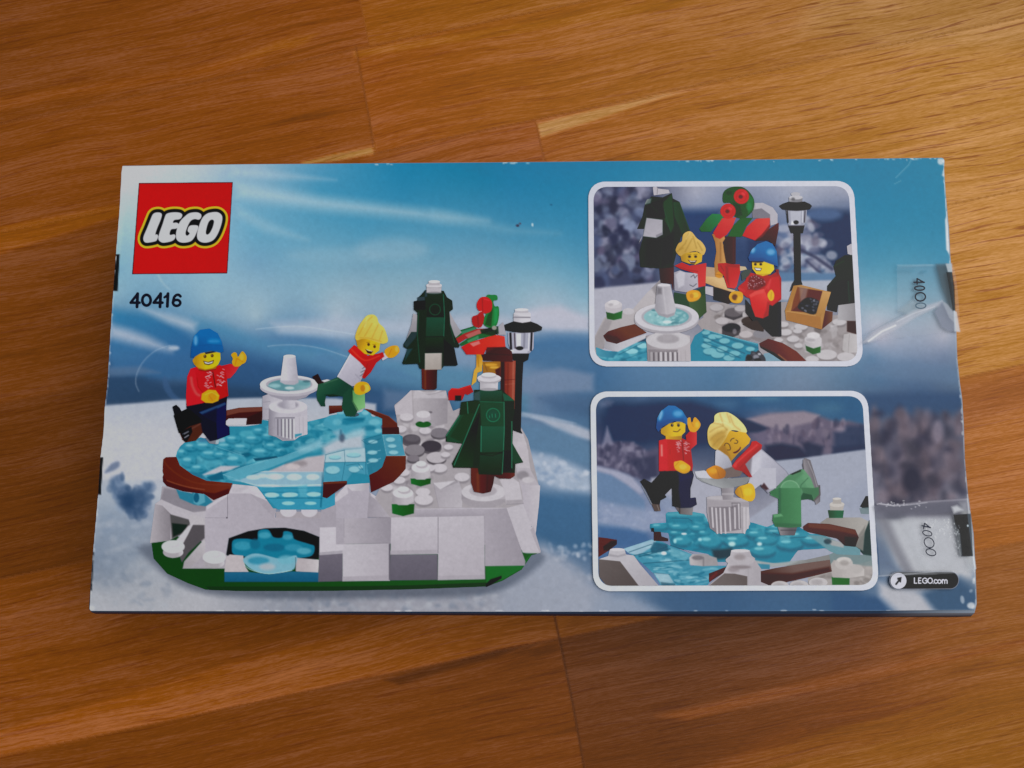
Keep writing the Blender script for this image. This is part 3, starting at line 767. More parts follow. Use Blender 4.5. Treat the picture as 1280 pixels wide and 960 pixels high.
q.P("788,74 850,84 1000,138 1070,198 1092,292 945,292 945,160 860,122", '#733628'); q.P("945,238 1088,232 1092,292 945,293", '#55211a', b=.8); q.L("790,76 850,86 1000,140 1070,200", 5, '#96594a', a=.6)
q.gam = GA; q.build(lid, up(), CARD)
q = Pic('printed_pond_rim', 460, 566, 512, 618, .7)
q.F(340, 500, 6.857)
q.P("978,480 1148,478 1146,590 1090,655 1042,702 850,792 833,642 900,610 945,575", '#793a2c', g=('#672c20', 1100, 500, 850, 760)); q.L("978,482 1146,480", 4, '#9c604f', a=.6)
q.gam = GA; q.build(lid, up(), CARD)
q = Pic('printed_pond_rim', 402, 598, 436, 624, .7)
q.F(340, 500, 6.857)
q.P("440,704 642,694 642,722 472,842 434,832", '#5c2418'); q.P("440,704 642,694 640,712 440,722", '#7a4032', b=.8)
q.gam = GA; q.build(lid, up(), CARD)

# ---- fountain
q = Pic('printed_fountain', 324, 440, 402, 553, .6)
q.F(300, 380, 5.332)
q.P("150,615 190,600 300,600 300,760 150,770", '#a5a1ae', g=('#bdbac4', 150, 0, 230, 0)); q.L("150,655 200,650", 4, '#8a8694', a=.7); q.L("150,700 200,700", 4, '#8a8694', a=.5)
q.P("192,680 448,680 450,868 400,882 362,908 285,912 240,885 190,872", '#bab6c1', g=('#8f8b99', 260, 0, 195, 0))
q.E(320, 684, 128, 46, '#c6c3cc', b=.8); q.E(320, 672, 70, 26, '#a09ca9', b=2)
q.P("284,590 366,590 370,690 330,702 284,692", '#c0bdc7', g=('#a19dab', 340, 0, 284, 0))
q.P("228,758 365,756 362,905 285,910 236,880", '#9a96a3', b=.8)
for k in range(6):
    x = 240 + k * 24
    q.L([(x, 770), (x + 1, 872 + 6 * min(k, 4))], 12, '#c9c6ce' if k > 1 else '#a9a5b2', b=.5); q.L([(x + 12, 770), (x + 12, 872 + 5 * min(k, 4))], 6, '#6f6b79', b=.5, a=.8)
q.L("238,758 365,756", 4, '#75717f', a=.8)
q.P("366,754 447,742 448,868 400,880 366,884", '#bfbbc5', b=.6); q.L("395,760 397,870", 4, '#a5a1ac', a=.6); q.L("420,755 422,868", 4, '#a5a1ac', a=.6); q.P("366,868 412,862 410,874 366,888", '#3f9ab4', b=.8)
q.P("165,580 490,578 440,622 370,642 285,640 205,615", '#9d99a7', b=.8)
q.E(328, 556, 194, 60, '#b3afba'); q.E(328, 537, 195, 62, '#cac7d0', b=.7); q.E(328, 536, 155, 46, '#aaa6b2', b=.8)
q.E(330, 540, 140, 38, '#5f959f', b=.9, g=('#8ab4ba', 300, 0, 460, 0)); q.E(230, 545, 40, 14, '#8fbcc2', b=2); q.E(430, 530, 40, 16, '#6aa2aa', b=2); q.E(330, 560, 30, 10, '#b5d0d4', b=1.5); q.E(445, 515, 25, 8, '#3f6f7a', b=1.5, a=.7); q.L("180,545 250,575 330,580", 4, '#3f7f8c', a=.6)
q.P("290,350 310,340 350,340 370,350 390,520 362,538 300,535 268,518", '#c6c4ce', g=('#a8a5b2', 310, 0, 392, 0)); q.E(330, 348, 40, 11, '#d3d1d9'); q.P("268,510 390,512 388,528 360,540 300,537 268,522", '#aaa7b3', b=1, a=.7)
q.gam = GA; q.build(lid, up(), CARD)


# ---- the skater with the blue cap
q = Pic('printed_skater', 212, 408, 312, 558, .6)
q.F(200, 390, 5.336)
q.P("300,838 382,848 380,882 330,876", '#80848f', b=.8); q.P("375,852 395,850 390,880 370,880", '#9fb5c0', b=.8)
q.P("90,690 130,668 205,632 300,650 310,740 240,765 200,762 125,808", '#0d1020'); q.P("82,632 108,618 132,640 142,660 130,676 96,686", '#22262d')
q.P("130,805 200,762 285,735 290,800 240,858 170,870 150,850", '#5e3329'); q.L("280,740 190,790 150,850", 8, '#75473c', b=1, a=.8)
q.P("132,800 210,765 215,800 180,865 160,860", '#1b1c26', b=.8); q.L("162,812 188,798", 7, '#a9abb6', b=.9, a=.8); q.L("165,838 190,822", 6, '#b9bbc6', b=.9, a=.8); q.L("150,815 190,795", 4, '#555a66')
q.P("175,608 380,585 448,560 442,650 438,752 462,768 464,818 382,852 335,862 285,800 282,720 200,652 176,640", '#0f1838')
q.P("262,668 440,600 442,640 438,752 462,768 464,818 380,850 372,740 300,700", '#16285a', b=1); q.P("262,670 432,604 440,616 290,690", '#34507f', b=1); q.P("262,690 380,640 372,850 330,860 284,800", '#101a3c', b=1.5, a=.8)
q.L("372,740 380,850", 4, '#0a1128', a=.7)
q.P("398,362 470,345 528,362 505,400 470,440 432,446", '#b21d24', g=('#c8353a', 400, 360, 520, 420))
q.S("474,285 495,268 512,276 520,300 545,264 562,270 578,300 570,335 545,350 530,362 495,362 480,335 486,310", '#e19c20'); q.L("500,355 512,310 552,330", 6, '#b5760f', b=.9, a=.7); q.E(545, 300, 14, 24, '#eeb03a', b=1.5, a=.8)
q.P("205,378 262,360 330,385 400,352 432,385 446,440 456,560 380,590 260,612 178,628 174,570 182,430", '#c01f28', g=('#b5181f', 200, 400, 450, 560))
q.P("205,378 232,388 244,440 252,500 292,548 282,608 180,628 174,560 184,430", '#c9242b'); q.L("208,440 216,490 240,540 262,556", 14, '#e2665f', b=2, a=.6, sm=1); q.L("246,440 254,500 292,545", 5, '#8a1219', b=1, a=.6)
r = np.random.default_rng(5)
for k in range(44):
    side_ = k % 2
    x = (292 + 52 * r.random()) if side_ else (378 + 46 * r.random()); y = 398 + 112 * r.random() - (20 if not side_ else 0)
    q.L([(x, y), (x + 11, y - 5 + 10 * (k % 4 > 1))], 4.2, '#dcb7bf', b=.5, a=.75)
q.L("352,400 370,500", 7, '#5f1a24', b=.8, a=.8); q.L("440,520 452,555", 6, '#96141b', b=1, a=.6)
q.P("255,372 300,385 380,368 372,385 310,398 258,390", '#8a1015', b=.8, a=.8)
q.P("248,355 385,345 372,378 300,390 256,380", '#a9750f')
q.P("220,320 245,280 340,262 402,266 404,315 388,352 350,374 300,383 250,370 226,348", '#e3b71b', g=('#b3810f', 310, 0, 225, 0)); q.E(228, 325, 10, 14, '#c08f18', b=1)
q.P("298,270 365,258 372,268 305,282", '#2a2c3c', b=.8)
for x, y in ((300, 296), (348, 291)):
    q.E(x, y, 10, 11, '#5b3d0c', b=.6); q.E(x - 2, y - 3, 3, 3, '#b9a060', b=.5)
q.P("288,325 322,334 360,320 354,342 324,354 298,348", '#3a250a', b=.6); q.P("294,331 324,339 354,328 348,340 322,347 302,343", '#ebe8ea', b=.5)
q.P("204,304 208,235 226,160 268,118 330,110 385,142 412,198 424,262 402,272 342,258 272,274 226,302", '#1272bd', g=('#0b57a0', 300, 160, 260, 290))
q.P("205,302 216,240 262,226 420,228 424,264 402,272 342,258 272,274", '#0f66b0', b=1.5, a=.6); q.E(238, 190, 13, 32, '#6aaee0', b=2.5, a=.8); q.E(360, 195, 40, 14, '#3f97d6', b=3, a=.7); q.L("262,226 330,216 415,226", 4, '#0b569c', b=1, a=.5)
q.P("280,545 322,518 372,522 396,556 390,592 350,608 304,606 274,584", '#e5a01c'); q.S("330,545 365,540 375,575 345,600 320,580", '#d18c17', b=1, a=.8); q.L("300,552 345,535 390,560", 5, '#f0b93c', b=1, a=.8); q.L("330,560 350,590", 5, '#b07312', b=.9, a=.7)
q.gam = GA; q.build(lid, up(), CARD)

# ---- the skater with the blonde hair
q = Pic('printed_skater', 388, 390, 502, 524, .6)
q.F(300, 380, 5.332)
q.P("480,485 520,464 545,515 620,512 645,525 530,548", '#3b2129', b=.7); q.P("545,510 580,502 622,512 560,522", '#cacad2', b=.7)
q.P("520,535 560,524 640,492 655,488 745,548 705,622 620,602 575,605 566,655 570,682 540,682 514,640 510,600", '#2f5c45', g=('#24493a', 560, 540, 620, 610)); q.L("560,530 650,500", 5, '#5b8a6c', b=1.2, a=.6); q.P("560,605 620,600 680,615 600,620", '#1c382d', b=1, a=.7)
q.E(750, 737, 44, 14, '#4f5f70'); q.P("690,600 742,552 790,580 788,705 765,748 706,748 678,690", '#294e3c'); q.P("750,575 832,598 834,690 782,712 748,650", '#5c975c', g=('#7fb878', 760, 600, 830, 680)); q.L("745,560 752,650 785,705", 5, '#1d3a2c', b=1, a=.7)
q.P("940,345 975,318 992,355 950,378", '#bdbac6'); q.S("962,312 1000,282 1040,276 1058,290 1062,320 1025,355 985,355", '#e39a1d'); q.E(1045, 300, 13, 20, '#f0b040', b=1.5); q.L("990,345 1010,300", 5, '#b3720e', b=.9, a=.7)
q.P("735,330 800,385 845,425 815,492 788,542 748,548 648,484", '#bfbcca', g=('#a9a6b6', 700, 380, 780, 540)); q.L("735,335 652,482", 6, '#d5d3de', b=1.5, a=.7); q.L("770,470 800,500 790,540", 5, '#918ea0', b=1.5, a=.6)
for x, y in ((815, 430), (825, 422), (805, 455), (818, 448), (800, 480), (812, 470)):
    q.L([(x, y), (x + 12, y - 6)], 4, '#4f4f60', a=.8)
q.P("720,312 762,272 800,300 852,345 922,330 952,320 962,350 910,390 872,455 830,498 812,488 838,430 800,388 742,338", '#c5261f', g=('#b01c1a', 800, 300, 880, 420)); q.L("745,305 830,375 930,345", 8, '#e0503f', b=1.5, a=.6, sm=1); q.L("850,400 832,480", 5, '#8a1312', b=1.2, a=.6)
q.P("772,235 830,230 935,260 928,310 885,342 830,332 785,292", '#e6b722', g=('#bb8a14', 850, 300, 790, 270))
for x, y in ((857, 270), (897, 284)):
    q.E(x, y, 9, 10, '#5f410c', b=.5); q.L([(x - 12, y - 14), (x + 8, y - 16)], 4, '#8a6310', a=.8)
q.P("834,300 860,314 888,314 874,333 850,328", '#4a160f', b=.5); q.L("845,306 880,316", 4, '#e8dcd8', a=.8)
q.S("768,212 790,150 820,105 848,76 888,70 914,90 925,125 960,160 980,208 986,248 962,264 932,262 880,242 820,232 778,242", '#d6b442', g=('#e2c65c', 800, 230, 900, 110))
for p_ in ("790,205 840,120 880,85", "830,215 880,130", "880,225 920,140", "930,240 950,180", "800,225 860,228 940,250"):
    q.L(p_, 6, '#b18c2a', b=1.3, a=.5)
q.L("850,90 830,150", 6, '#f0dc88', b=2, a=.6)
q.S("762,545 800,518 850,526 870,568 840,592 800,606 765,592", '#e6a61f'); q.E(842, 562, 20, 26, '#f2bb3e', b=1); q.E(818, 562, 16, 22, '#b9760e', b=1, a=.8)
q.gam = GA; q.build(lid, up(), CARD)

# ---- street lamp (the pole goes down behind the front tree)
q = Pic('printed_street_lamp', 620, 384, 682, 546, .6)
q.F(540, 390, 8.727)
q.P("905,535 998,535 985,760 970,1290 990,1330 880,1290 895,960", '#1d1317', g=('#2f2428', 900, 0, 960, 0)); q.L("985,545 965,1200", 6, '#4a3f44', b=.8, a=.5)
q.P("868,455 1065,430 1050,520 998,547 900,542 872,500", '#1a1114'); q.L("870,462 1062,440", 8, '#3c3034', a=.7)
q.P("828,225 1112,225 1108,395 1062,452 870,452 832,340", '#a8a9bb')
for x, c, w_ in ((855, '#2a2128', 24), (900, '#5a4c58', 14), (1088, '#2a2231', 22), (1060, '#d0d0de', 14), (1105, '#b9b9c8', 8), (1010, '#8f8fa2', 22)):
    q.L([(x, 235), (x + (8 if x < 950 else -8), 415)], w_, c, b=.6)
q.P("918,235 972,235 968,400 924,400", '#dadae6'); q.P("880,400 1050,400 1040,448 885,448", '#c2c2d0', b=.8); q.E(955, 395, 42, 22, '#231a20', b=.7); q.E(870, 425, 22, 14, '#d7d5df', b=.8)
q.P("890,15 1078,15 1074,118 890,114", '#bdbac3', g=('#cfcdd5', 900, 0, 1000, 0)); q.P("888,50 1074,52 1074,66 888,64", '#8f8c98', b=.7); q.E(985, 15, 90, 22, '#cbc9d1'); q.P("905,-25 1050,-25 1050,10 905,10", '#b9b6bf', b=.7); q.E(978, -25, 74, 16, '#d3d1d8')
q.P("750,165 800,135 890,102 985,120 1080,104 1150,130 1204,165 1195,200 1100,222 980,228 880,216 770,195", '#1d1216'); q.L("765,160 890,112 985,130", 8, '#3d2f35', b=1, a=.7); q.L("770,185 880,205 1100,210", 6, '#34272c', b=1, a=.7)
q.gam = GA; q.build(lid, up(), CARD)

# ---- market stall with striped awning and wreath
q = Pic('printed_market_stall', 556, 366, 648, 512, .6)
q.F(540, 390, 8.727)
q.P("485,455 535,452 552,500 545,645 495,662 482,760 430,805 458,640 482,600", '#c68719', g=('#e0a63c', 480, 500, 545, 560)); q.L("500,480 510,600", 8, '#8f5c0e', b=1.2, a=.5)
q.P("552,540 750,540 745,700 560,700", '#a9711a'); q.E(640, 575, 70, 16, '#d99f35', b=1.5); q.E(680, 605, 50, 14, '#dfa940', b=1.5); q.L("570,560 600,640", 8, '#7a4d0e', b=1.2, a=.7); q.P("690,630 745,600 745,700 700,690", '#5f1f18', b=1.2)
q.P("752,535 912,532 900,1060 850,1060 752,860", '#873124', g=('#a3493a', 770, 0, 900, 0)); q.P("750,540 790,540 790,900 752,840", '#4a1512', b=1.2); q.L("888,545 882,1000", 14, '#b86a55', b=1.2, a=.8); q.L("795,742 900,735", 5, '#5a1c15', a=.7); q.L("800,790 898,782", 3, '#c4806c', a=.6); q.L("830,560 826,960", 5, '#63201a', b=1.5, a=.5)
q.P("178,870 215,830 290,835 420,795 452,870 392,905 360,892 330,962 180,962", '#c2201e', g=('#a81a18', 200, 830, 300, 960)); q.L("215,840 290,846 420,805", 7, '#e04a40', b=1.2, a=.7); q.P("252,912 318,912 318,968 252,968", '#1a0f0f', b=.8)
q.P("600,378 795,374 872,430 882,545 560,530 535,465 590,455", '#541417', g=('#6b1c1d', 600, 380, 860, 500)); q.L("600,455 860,470", 4, '#38090c', b=1.2, a=.6)
q.P("232,245 300,200 460,152 492,185 350,238 262,292", '#1c6337'); q.P("290,220 470,165 482,190 332,242", '#3c8562', b=1)
q.P("260,290 350,235 500,182 595,180 595,208 370,292 290,342", '#a62c2c'); q.P("362,252 500,195 570,185 590,206 402,287", '#b9635f', b=.9)
q.P("298,350 380,295 500,245 682,205 692,252 510,292 320,372", '#1c6435'); q.P("384,312 505,255 512,292 392,336", '#3f8b5c', b=.9)
q.P("318,382 420,330 520,300 690,250 792,265 802,380 600,386 562,462 375,464", '#c22820', g=('#d23a2e', 400, 340, 760, 320)); q.P("413,345 512,315 526,345 450,377", '#d07470', b=.9); q.L("340,400 380,455", 6, '#8a1714', b=1, a=.6); q.P("600,386 700,384 562,462", '#8f1815', b=2, a=.5)
q.F(480, 340, 5.332)
q.P("745,380 795,330 815,420 760,420", '#a9a6b0', b=1.2, a=.8)
q.S("682,160 720,152 752,156 756,185 730,192 738,228 764,232 766,300 745,362 690,368 660,330 690,250", '#127c3c'); q.P("690,290 725,240 715,365 672,352", '#0b4a25', b=1.2); q.P("735,240 760,245 755,330 735,350", '#1d9450', b=1.2, a=.8)
q.P("640,385 760,360 765,410 720,425 650,410", '#10301c', b=1, a=.8); q.E(735, 372, 16, 14, '#9d9a92', b=1)
q.S("620,205 645,170 688,168 720,200 715,258 680,276 642,266 620,240", '#c3191f'); q.S("588,300 622,285 650,262 668,300 650,365 612,366 590,345", '#ab141b'); q.L("655,180 658,265", 6, '#8a0d14', b=1, a=.7); q.L("625,295 628,355", 6, '#7a0c12', b=1, a=.7); q.L("670,180 700,190", 7, '#e0474a', b=1, a=.7); q.L("625,268 650,262", 5, '#e8d5d8', a=.7)
q.gam = GA; q.build(lid, up(), CARD)

# ---- the tall pine at the back
q = Pic('printed_pine_tree', 500, 350, 580, 490, .6)
q.F(480, 340, 5.332)
q.P("250,640 355,640 352,775 335,785 270,785 254,775", '#74331f', g=('#511c14', 265, 0, 345, 0)); q.L("275,655 275,775", 10, '#93513e', b=1.5, a=.6)
q.P("195,275 224,288 218,402 150,445 182,350", '#a9a6ae', g=('#8f8c95', 200, 280, 180, 430)); q.P("438,268 470,330 517,402 470,445 440,345", '#aeabb3', g=('#9a979f', 450, 280, 490, 430))
q.P("225,175 275,120 398,125 420,168 455,190 460,248 436,266 442,345 468,420 505,492 498,505 465,502 492,618 480,626 400,626 385,645 238,645 225,612 128,616 122,604 158,515 128,498 130,480 182,400 218,400 222,270 198,250 198,196 222,190", '#123427')
q.P("122,608 158,515 190,510 232,420 240,610", '#12362a', b=1); q.P("130,482 184,402 222,402 210,440 152,506", '#34464a', b=1); q.P("150,515 190,510 140,590", '#3f5a66', b=1.2, a=.7); q.P("222,168 272,165 272,190 225,195", '#3d4c55', b=.9); q.P("272,122 292,120 292,165 272,165", '#3b4b52', b=.9)
q.P("200,196 275,190 275,250 205,250", '#0b241b', b=1)
q.P("288,135 398,135 402,302 284,302", '#11382b', g=('#0e2f24', 0, 140, 0, 300)); q.ring(340, 250, 36, 36, 6, '#235540', a=.8); q.P("284,302 402,302 398,432 278,432", '#15523f', g=('#0f4232', 0, 305, 0, 430)); q.P("278,432 398,432 390,542 276,538", '#0f3b2d', g=('#0b2d22', 0, 440, 0, 540))
q.L("396,150 404,300 398,430", 4, '#3f8a6c', a=.8); q.L("230,270 222,420 238,600", 4, '#336a52', b=.8, a=.7); q.L("440,350 470,470", 4, '#336a52', b=.8, a=.7); q.P("400,450 470,510 488,618 400,622", '#0a2018', b=1); q.L("278,432 398,430", 4, '#0a2219', a=.8)
q.P("273,542 386,540 384,650 272,652", '#b8b0ab', g=('#a89f99', 0, 545, 0, 650)); q.L("382,545 381,650", 5, '#8b837d', a=.7)
q.P("284,82 384,82 381,138 284,138", '#b9b5bc'); q.E(334, 138, 48, 8, '#8f8c93', a=.7); q.E(334, 90, 52, 17, '#cac7cd'); q.P("298,62 372,62 372,88 298,88", '#b3afb6', b=.6); q.E(335, 64, 38, 10, '#d6d4d9'); q.L("288,104 382,104", 4, '#9a969d', a=.7)
q.gam = GA; q.build(lid, up(), CARD)

# ---- the pine in front
q = Pic('printed_pine_tree', 554, 462, 658, 620, .6)
q.F(480, 480, 5.332)
q.P("788,585 872,530 872,612 842,632 770,630 730,610", '#63281d', g=('#7d3b2c', 800, 0, 870, 0))
q.P("580,550 740,590 728,668 712,718 660,730 600,718 580,655", '#763625', g=('#56211a', 620, 0, 730, 0)); q.L("625,600 628,710", 14, '#8f4a38', b=2, a=.6); q.L("690,610 686,715", 10, '#4a1a13', b=1.5, a=.6)
q.P("600,38 785,38 870,112 868,200 852,242 852,400 928,522 876,532 872,592 790,590 785,606 632,602 625,560 462,558 452,530 522,398 412,384 414,340 502,205 515,120 602,108", '#0d3525')
q.P("502,207 545,195 622,190 522,395 418,384 416,342", '#10402c'); q.P("416,345 505,210 530,205 440,350 520,392 420,385", '#165038', b=1, a=.7)
q.P("640,185 590,552 462,557 455,530 530,395", '#113e2c', g=('#0c2c20', 520, 540, 640, 300)); q.P("515,125 640,112 640,190 510,205", '#0f3a28', b=.8)
q.P("640,40 787,45 787,122 635,117", '#155340', g=('#10412f', 0, 45, 0, 120)); q.P("640,117 800,120 802,282 648,278", '#134b35'); q.P("800,112 865,112 852,575 790,592 800,450", '#0e3324'); q.L("640,117 790,122", 4, '#3a8a66', a=.6)
q.ring(727, 207, 44, 44, 7, '#2f7f5d', a=.8); q.E(727, 207, 36, 36, '#155240', b=1)
q.L("702,212 704,224", 5, '#2f7f5d'); q.L("720,200 722,222", 5, '#2f7f5d'); q.L("742,200 744,222", 5, '#2f7f5d')
q.P("648,280 802,282 796,452 645,456", '#175a43', g=('#124a37', 0, 285, 0, 450)); q.P("640,470 790,462 786,600 633,596", '#114333', g=('#0d3629', 0, 470, 0, 600)); q.L("645,470 720,478 790,455", 6, '#0a2a1e', a=.7)
q.P("788,450 852,440 850,575 790,590", '#0b281c', b=1); q.P("852,388 928,522 870,532 852,500", '#144834', b=.8); q.P("790,60 835,80 868,112 800,112", '#1a5f48', b=.9); q.P("600,60 640,45 640,110 600,106", '#3f5a5a', b=.9)
for p_ in ("636,135 468,540", "800,120 802,300 796,440", "796,450 788,598", "415,345 505,208", "648,280 646,450", "852,250 852,560", "555,120 560,195"):
    q.L(p_, 5, '#4a9c7a', b=.6, a=.75)
q.P("640,-12 760,-12 758,38 640,38", '#b7b3bb', g=('#c7c4cb', 650, 0, 720, 0)); q.E(700, 36, 58, 10, '#a5a1a9'); q.P("622,-42 780,-42 776,-20 745,-4 650,-4 626,-20", '#aeaab2'); q.E(700, -40, 78, 26, '#cdcad1'); q.E(698, -52, 50, 15, '#b5b1b9', b=.9); q.E(698, -62, 48, 14, '#d8d6dc')
q.gam = GA; q.build(lid, up(), CARD)

# ================================================================ the two inset pictures at the right
def framed(corners, r, wd):
    c = np.array(corners, float)
    outp = rounded(c, r)
    m = c.mean(0)
    inner = []
    n = len(c)
    for i in range(n):                       # offset each side inwards
        p, q_, s_ = c[i - 1], c[i], c[(i + 1) % n]
        d1 = (q_ - p) / np.linalg.norm(q_ - p); d2 = (s_ - q_) / np.linalg.norm(s_ - q_)
        n1 = np.array([-d1[1], d1[0]]); n2 = np.array([-d2[1], d2[0]])
        if n1 @ (m - q_) < 0: n1 = -n1
        if n2 @ (m - q_) < 0: n2 = -n2
        A = np.array([n1, n2])
        inner.append(np.linalg.solve(A, np.array([n1 @ q_ + wd, n2 @ q_ + wd])))
    return outp, rounded(np.array(inner), r * .78)


def bbox(p, m=1):
    return p[:, 0].min() - m, p[:, 1].min() - m, p[:, 0].max() + m, p[:, 1].max() + m


S7 = 7.111
# ---------------------------------------------------------------- upper picture
O1, I1 = framed([(735.2, 227), (1067, 226), (1079.5, 458), (737, 458)], 21, 6.6)
n1 = Pic('inset_picture', *bbox(O1), step=.8)
n1.F(0, 0, 1); n1.P(O1, '#cdcfdb', g=('#c4c7d4', 1060, 0, 740, 0), b=.5)
n1.gam = 1.0; ph1 = n1.build(lid, up(), CARD, label='upper inset picture of two toy figures by a market stall')

q = Pic('printed_backdrop', *bbox(I1), step=.8, clip=I1)
q.rbf([(745, 240, '#2c3048'), (800, 240, '#3a4060'), (870, 240, '#b0b3c6'), (1000, 240, '#b4b9cb'), (1060, 240, '#a9adc2'), (745, 300, '#5a648a'), (790, 300, '#2f3556'), (865, 275, '#7f8fb4'), (895, 300, '#1f3f77'), (960, 320, '#1d3568'), (985, 290, '#6f83ac'), (1055, 290, '#1f3560'), (1060, 265, '#5a6f98'), (1050, 330, '#2a3a66'), (745, 345, '#5a6f9a'), (780, 345, '#2a3a66'), (760, 366, '#b2b2c2'), (800, 390, '#b6b4c1'), (820, 420, '#b4b1bd'), (985, 350, '#5f88b0'), (1020, 350, '#5a84ae'), (1010, 365, '#b0b8cc'), (1000, 400, '#a8a2a8'), (900, 440, '#a8a2a8'), (1060, 440, '#aaa5ab')])
q.F(0, 0, 1)
q.P("742,234 806,234 826,250 812,330 826,356 742,360", '#3a4064', b=6)
q.spots("742,236 812,238 822,300 812,352 742,356", 150, ['#20233f', '#77829f', '#8f9cc0', '#2b2c48', '#6a5f82', '#4f5f8c', '#a5a4be', '#23264a'], (3, 9), (3, 10), b=3, a=.8, seed=41)
q.P("850,262 900,262 905,360 850,360", '#1e3f78', b=8); q.P("935,300 972,300 972,350 935,350", '#1d3568', b=5)
q.P("1008,262 1066,264 1070,350 1040,345 1010,290", '#1f3661', b=7); q.E(1030, 268, 22, 8, '#4a689a', b=5)
q.spots("972,285 1010,272 1030,286 1042,320 1052,346 972,346", 90, ['#b9bccd', '#8d90ab', '#a5a8be', '#565a80', '#c9cbd8', '#6a5a72'], (3, 9), (3, 7), b=2.5, a=.8, seed=42)
q.L("1000,312 1020,322 1040,336", 4, '#2f3358', b=2, a=.8); q.L("1008,326 1030,345", 3, '#33365c', b=2, a=.7)
q.P("972,340 1060,342 1060,352 972,352", '#5a84b0', b=2.5); q.P("972,352 1045,350 1045,375 972,375", '#b7bccb', b=2)
q.P("742,361 800,355 830,352 830,460 742,460", '#b9b8c6', b=2.5)
q.C = q.C * (1 - .14 * q.A[..., None]) + .14 * q.A[..., None] * np.array([.52, .56, .66])
q.grain(.007, 3, 43)
q.gam = GA; q.build(ph1, up(), CARD)

q = Pic('printed_snow_ground', *bbox(I1), step=.8, clip=I1)
q.F(730, 335, S7)
q.P("95,740 95,610 180,440 300,400 430,370 560,220 600,185 660,150 690,340 640,420 450,530 180,680 120,760", '#b1abae', b=1, g=('#bdb8bd', 150, 600, 600, 200)); q.P("600,180 680,100 690,240 640,250", '#9c979d', b=2)
q.P("100,720 95,620 190,450 250,470 180,640 180,720", '#9d979c', b=1.2, a=.8); q.E(395, 385, 50, 28, '#c3bfc5', b=1.2)
stud(q, 262, 330, 76, 36); q.P("195,388 342,380 335,448 265,464 205,452", '#0f6a30', g=('#0c5527', 320, 0, 210, 0)); q.P("192,335 336,335 330,385 265,405 200,392", '#bfbac1'); q.E(263, 325, 75, 35, '#c9c5cb'); q.E(264, 308, 48, 24, '#d5d2d7', b=.8); q.E(240, 325, 20, 12, '#a9a4ab', b=1.5, a=.7)
q.P("1060,300 1290,310 1290,700 1060,560 1000,480 1060,440", '#a8a0a3', b=1)
q.F(900, 335, S7)
q.P("-60,320 230,330 600,300 960,420 1240,420 1260,840 760,840 340,650 0,590 -100,540", '#a59ea1')
q.spots("-60,330 230,340 600,480 1000,480 1220,600 1240,820 800,800 400,660 0,570", 130, ['#c3bec3', '#857d7f', '#6f6666', '#b9b3b8', '#968d8f', '#cdc9ce'], (12, 50), (8, 26), b=1.6, a=.65, seed=44)
for x, y, a, c, h in ((100, 530, 82, '#34303a', 60), (120, 395, 80, '#6c656b', 40), (-30, 350, 60, '#b5b0b5', 20), (375, 585, 80, '#908e97', 50), (230, 590, 60, '#c0b9bd', 40), (270, 470, 80, '#4a3c38', 26), (180, 360, 50, '#b5afb4', 20), (20, 470, 60, '#bcb6bb', 20)):
    q.P([(x - a, y), (x + a, y), (x + a, y + h), (x, y + h + 30), (x - a, y + h)], '#3d383f' if c in ('#34303a', '#6c656b') else '#8f888d', b=.8, a=.85); q.E(x, y, a, a * .5, c, b=.8)
q.E(130, 565, 18, 24, '#a5a0a8', b=1.2, a=.6)
for x, y, a in ((580, 570, 60), (650, 630, 55), (560, 500, 50), (720, 520, 60), (950, 770, 90), (1120, 790, 80), (820, 810, 60), (1060, 480, 60), (700, 690, 40), (520, 640, 40), (690, 560, 40)):
    q.E(x, y + 16, a, a * .55, '#8b8488', b=1.5, a=.8); q.E(x, y, a, a * .5, '#c6c2c7', b=1)
q.P("980,540 1040,490 1040,600 1000,630", '#b5b0b4', b=1.2, a=.8); q.P("1100,590 1150,580 1226,590 1226,750 1140,755 1088,730", '#b9b5b8', g=('#c5c1c4', 1100, 0, 1220, 0)); q.L("1150,590 1140,750", 4, '#8f898c', a=.6)
q.P("1128,470 1215,470 1218,590 1128,565", '#4f2a26', b=.8); q.P("1055,310 1200,300 1215,470 1045,462", '#b3b1b7', g=('#9c999f', 1060, 0, 1200, 0)); q.L("990,520 1120,480", 8, '#c9c5ca', b=1.5, a=.7)
# steaming mulled stud
q.E(825, 690, 95, 50, '#b5afb4', b=1.5); q.P("758,680 770,660 895,690 893,752 825,768 768,735", '#0f6a30', g=('#0b5526', 890, 0, 770, 0)); q.P("750,640 905,640 900,695 830,715 760,690", '#b8b3b8', g=('#cac6cb', 760, 0, 880, 0)); q.E(828, 632, 76, 34, '#c9c5ca'); q.E(830, 600, 58, 30, '#d6d3d7', b=1); q.E(805, 640, 40, 14, '#aaa5ab', b=1.5, a=.7)
q.gam = GA; q.build(ph1, up(), CARD)

q = Pic('printed_ice_pond', *bbox(I1), step=.8, clip=I1)
q.F(730, 335, S7)
q.P("105,705 190,735 300,744 556,618 562,840 180,840 110,770", '#3a98b5')
q.spots("120,720 300,744 556,640 556,828 180,828", 30, ['#6fc0d0', '#1f7896', '#57b0c5'], (15, 50), (8, 22), b=1.2, a=.7, seed=45)
q.P("110,705 185,735 300,745 260,800 150,790 110,770", '#4f9fb9', b=1, g=('#2f83a3', 120, 0, 280, 0)); q.E(425, 740, 55, 24, '#8fced9', b=1); q.E(520, 690, 50, 24, '#8fced9', b=1); q.L("310,770 550,650", 6, '#1c6a88', a=.8); q.L("330,820 555,745", 5, '#1c6a88', a=.6); q.P("470,640 552,618 545,650 475,660", '#2c4f6f', b=.8)
q.P("188,640 290,672 556,588 552,622 300,744 180,712", '#c2c1ca', g=('#a9a7b0', 330, 700, 200, 690))
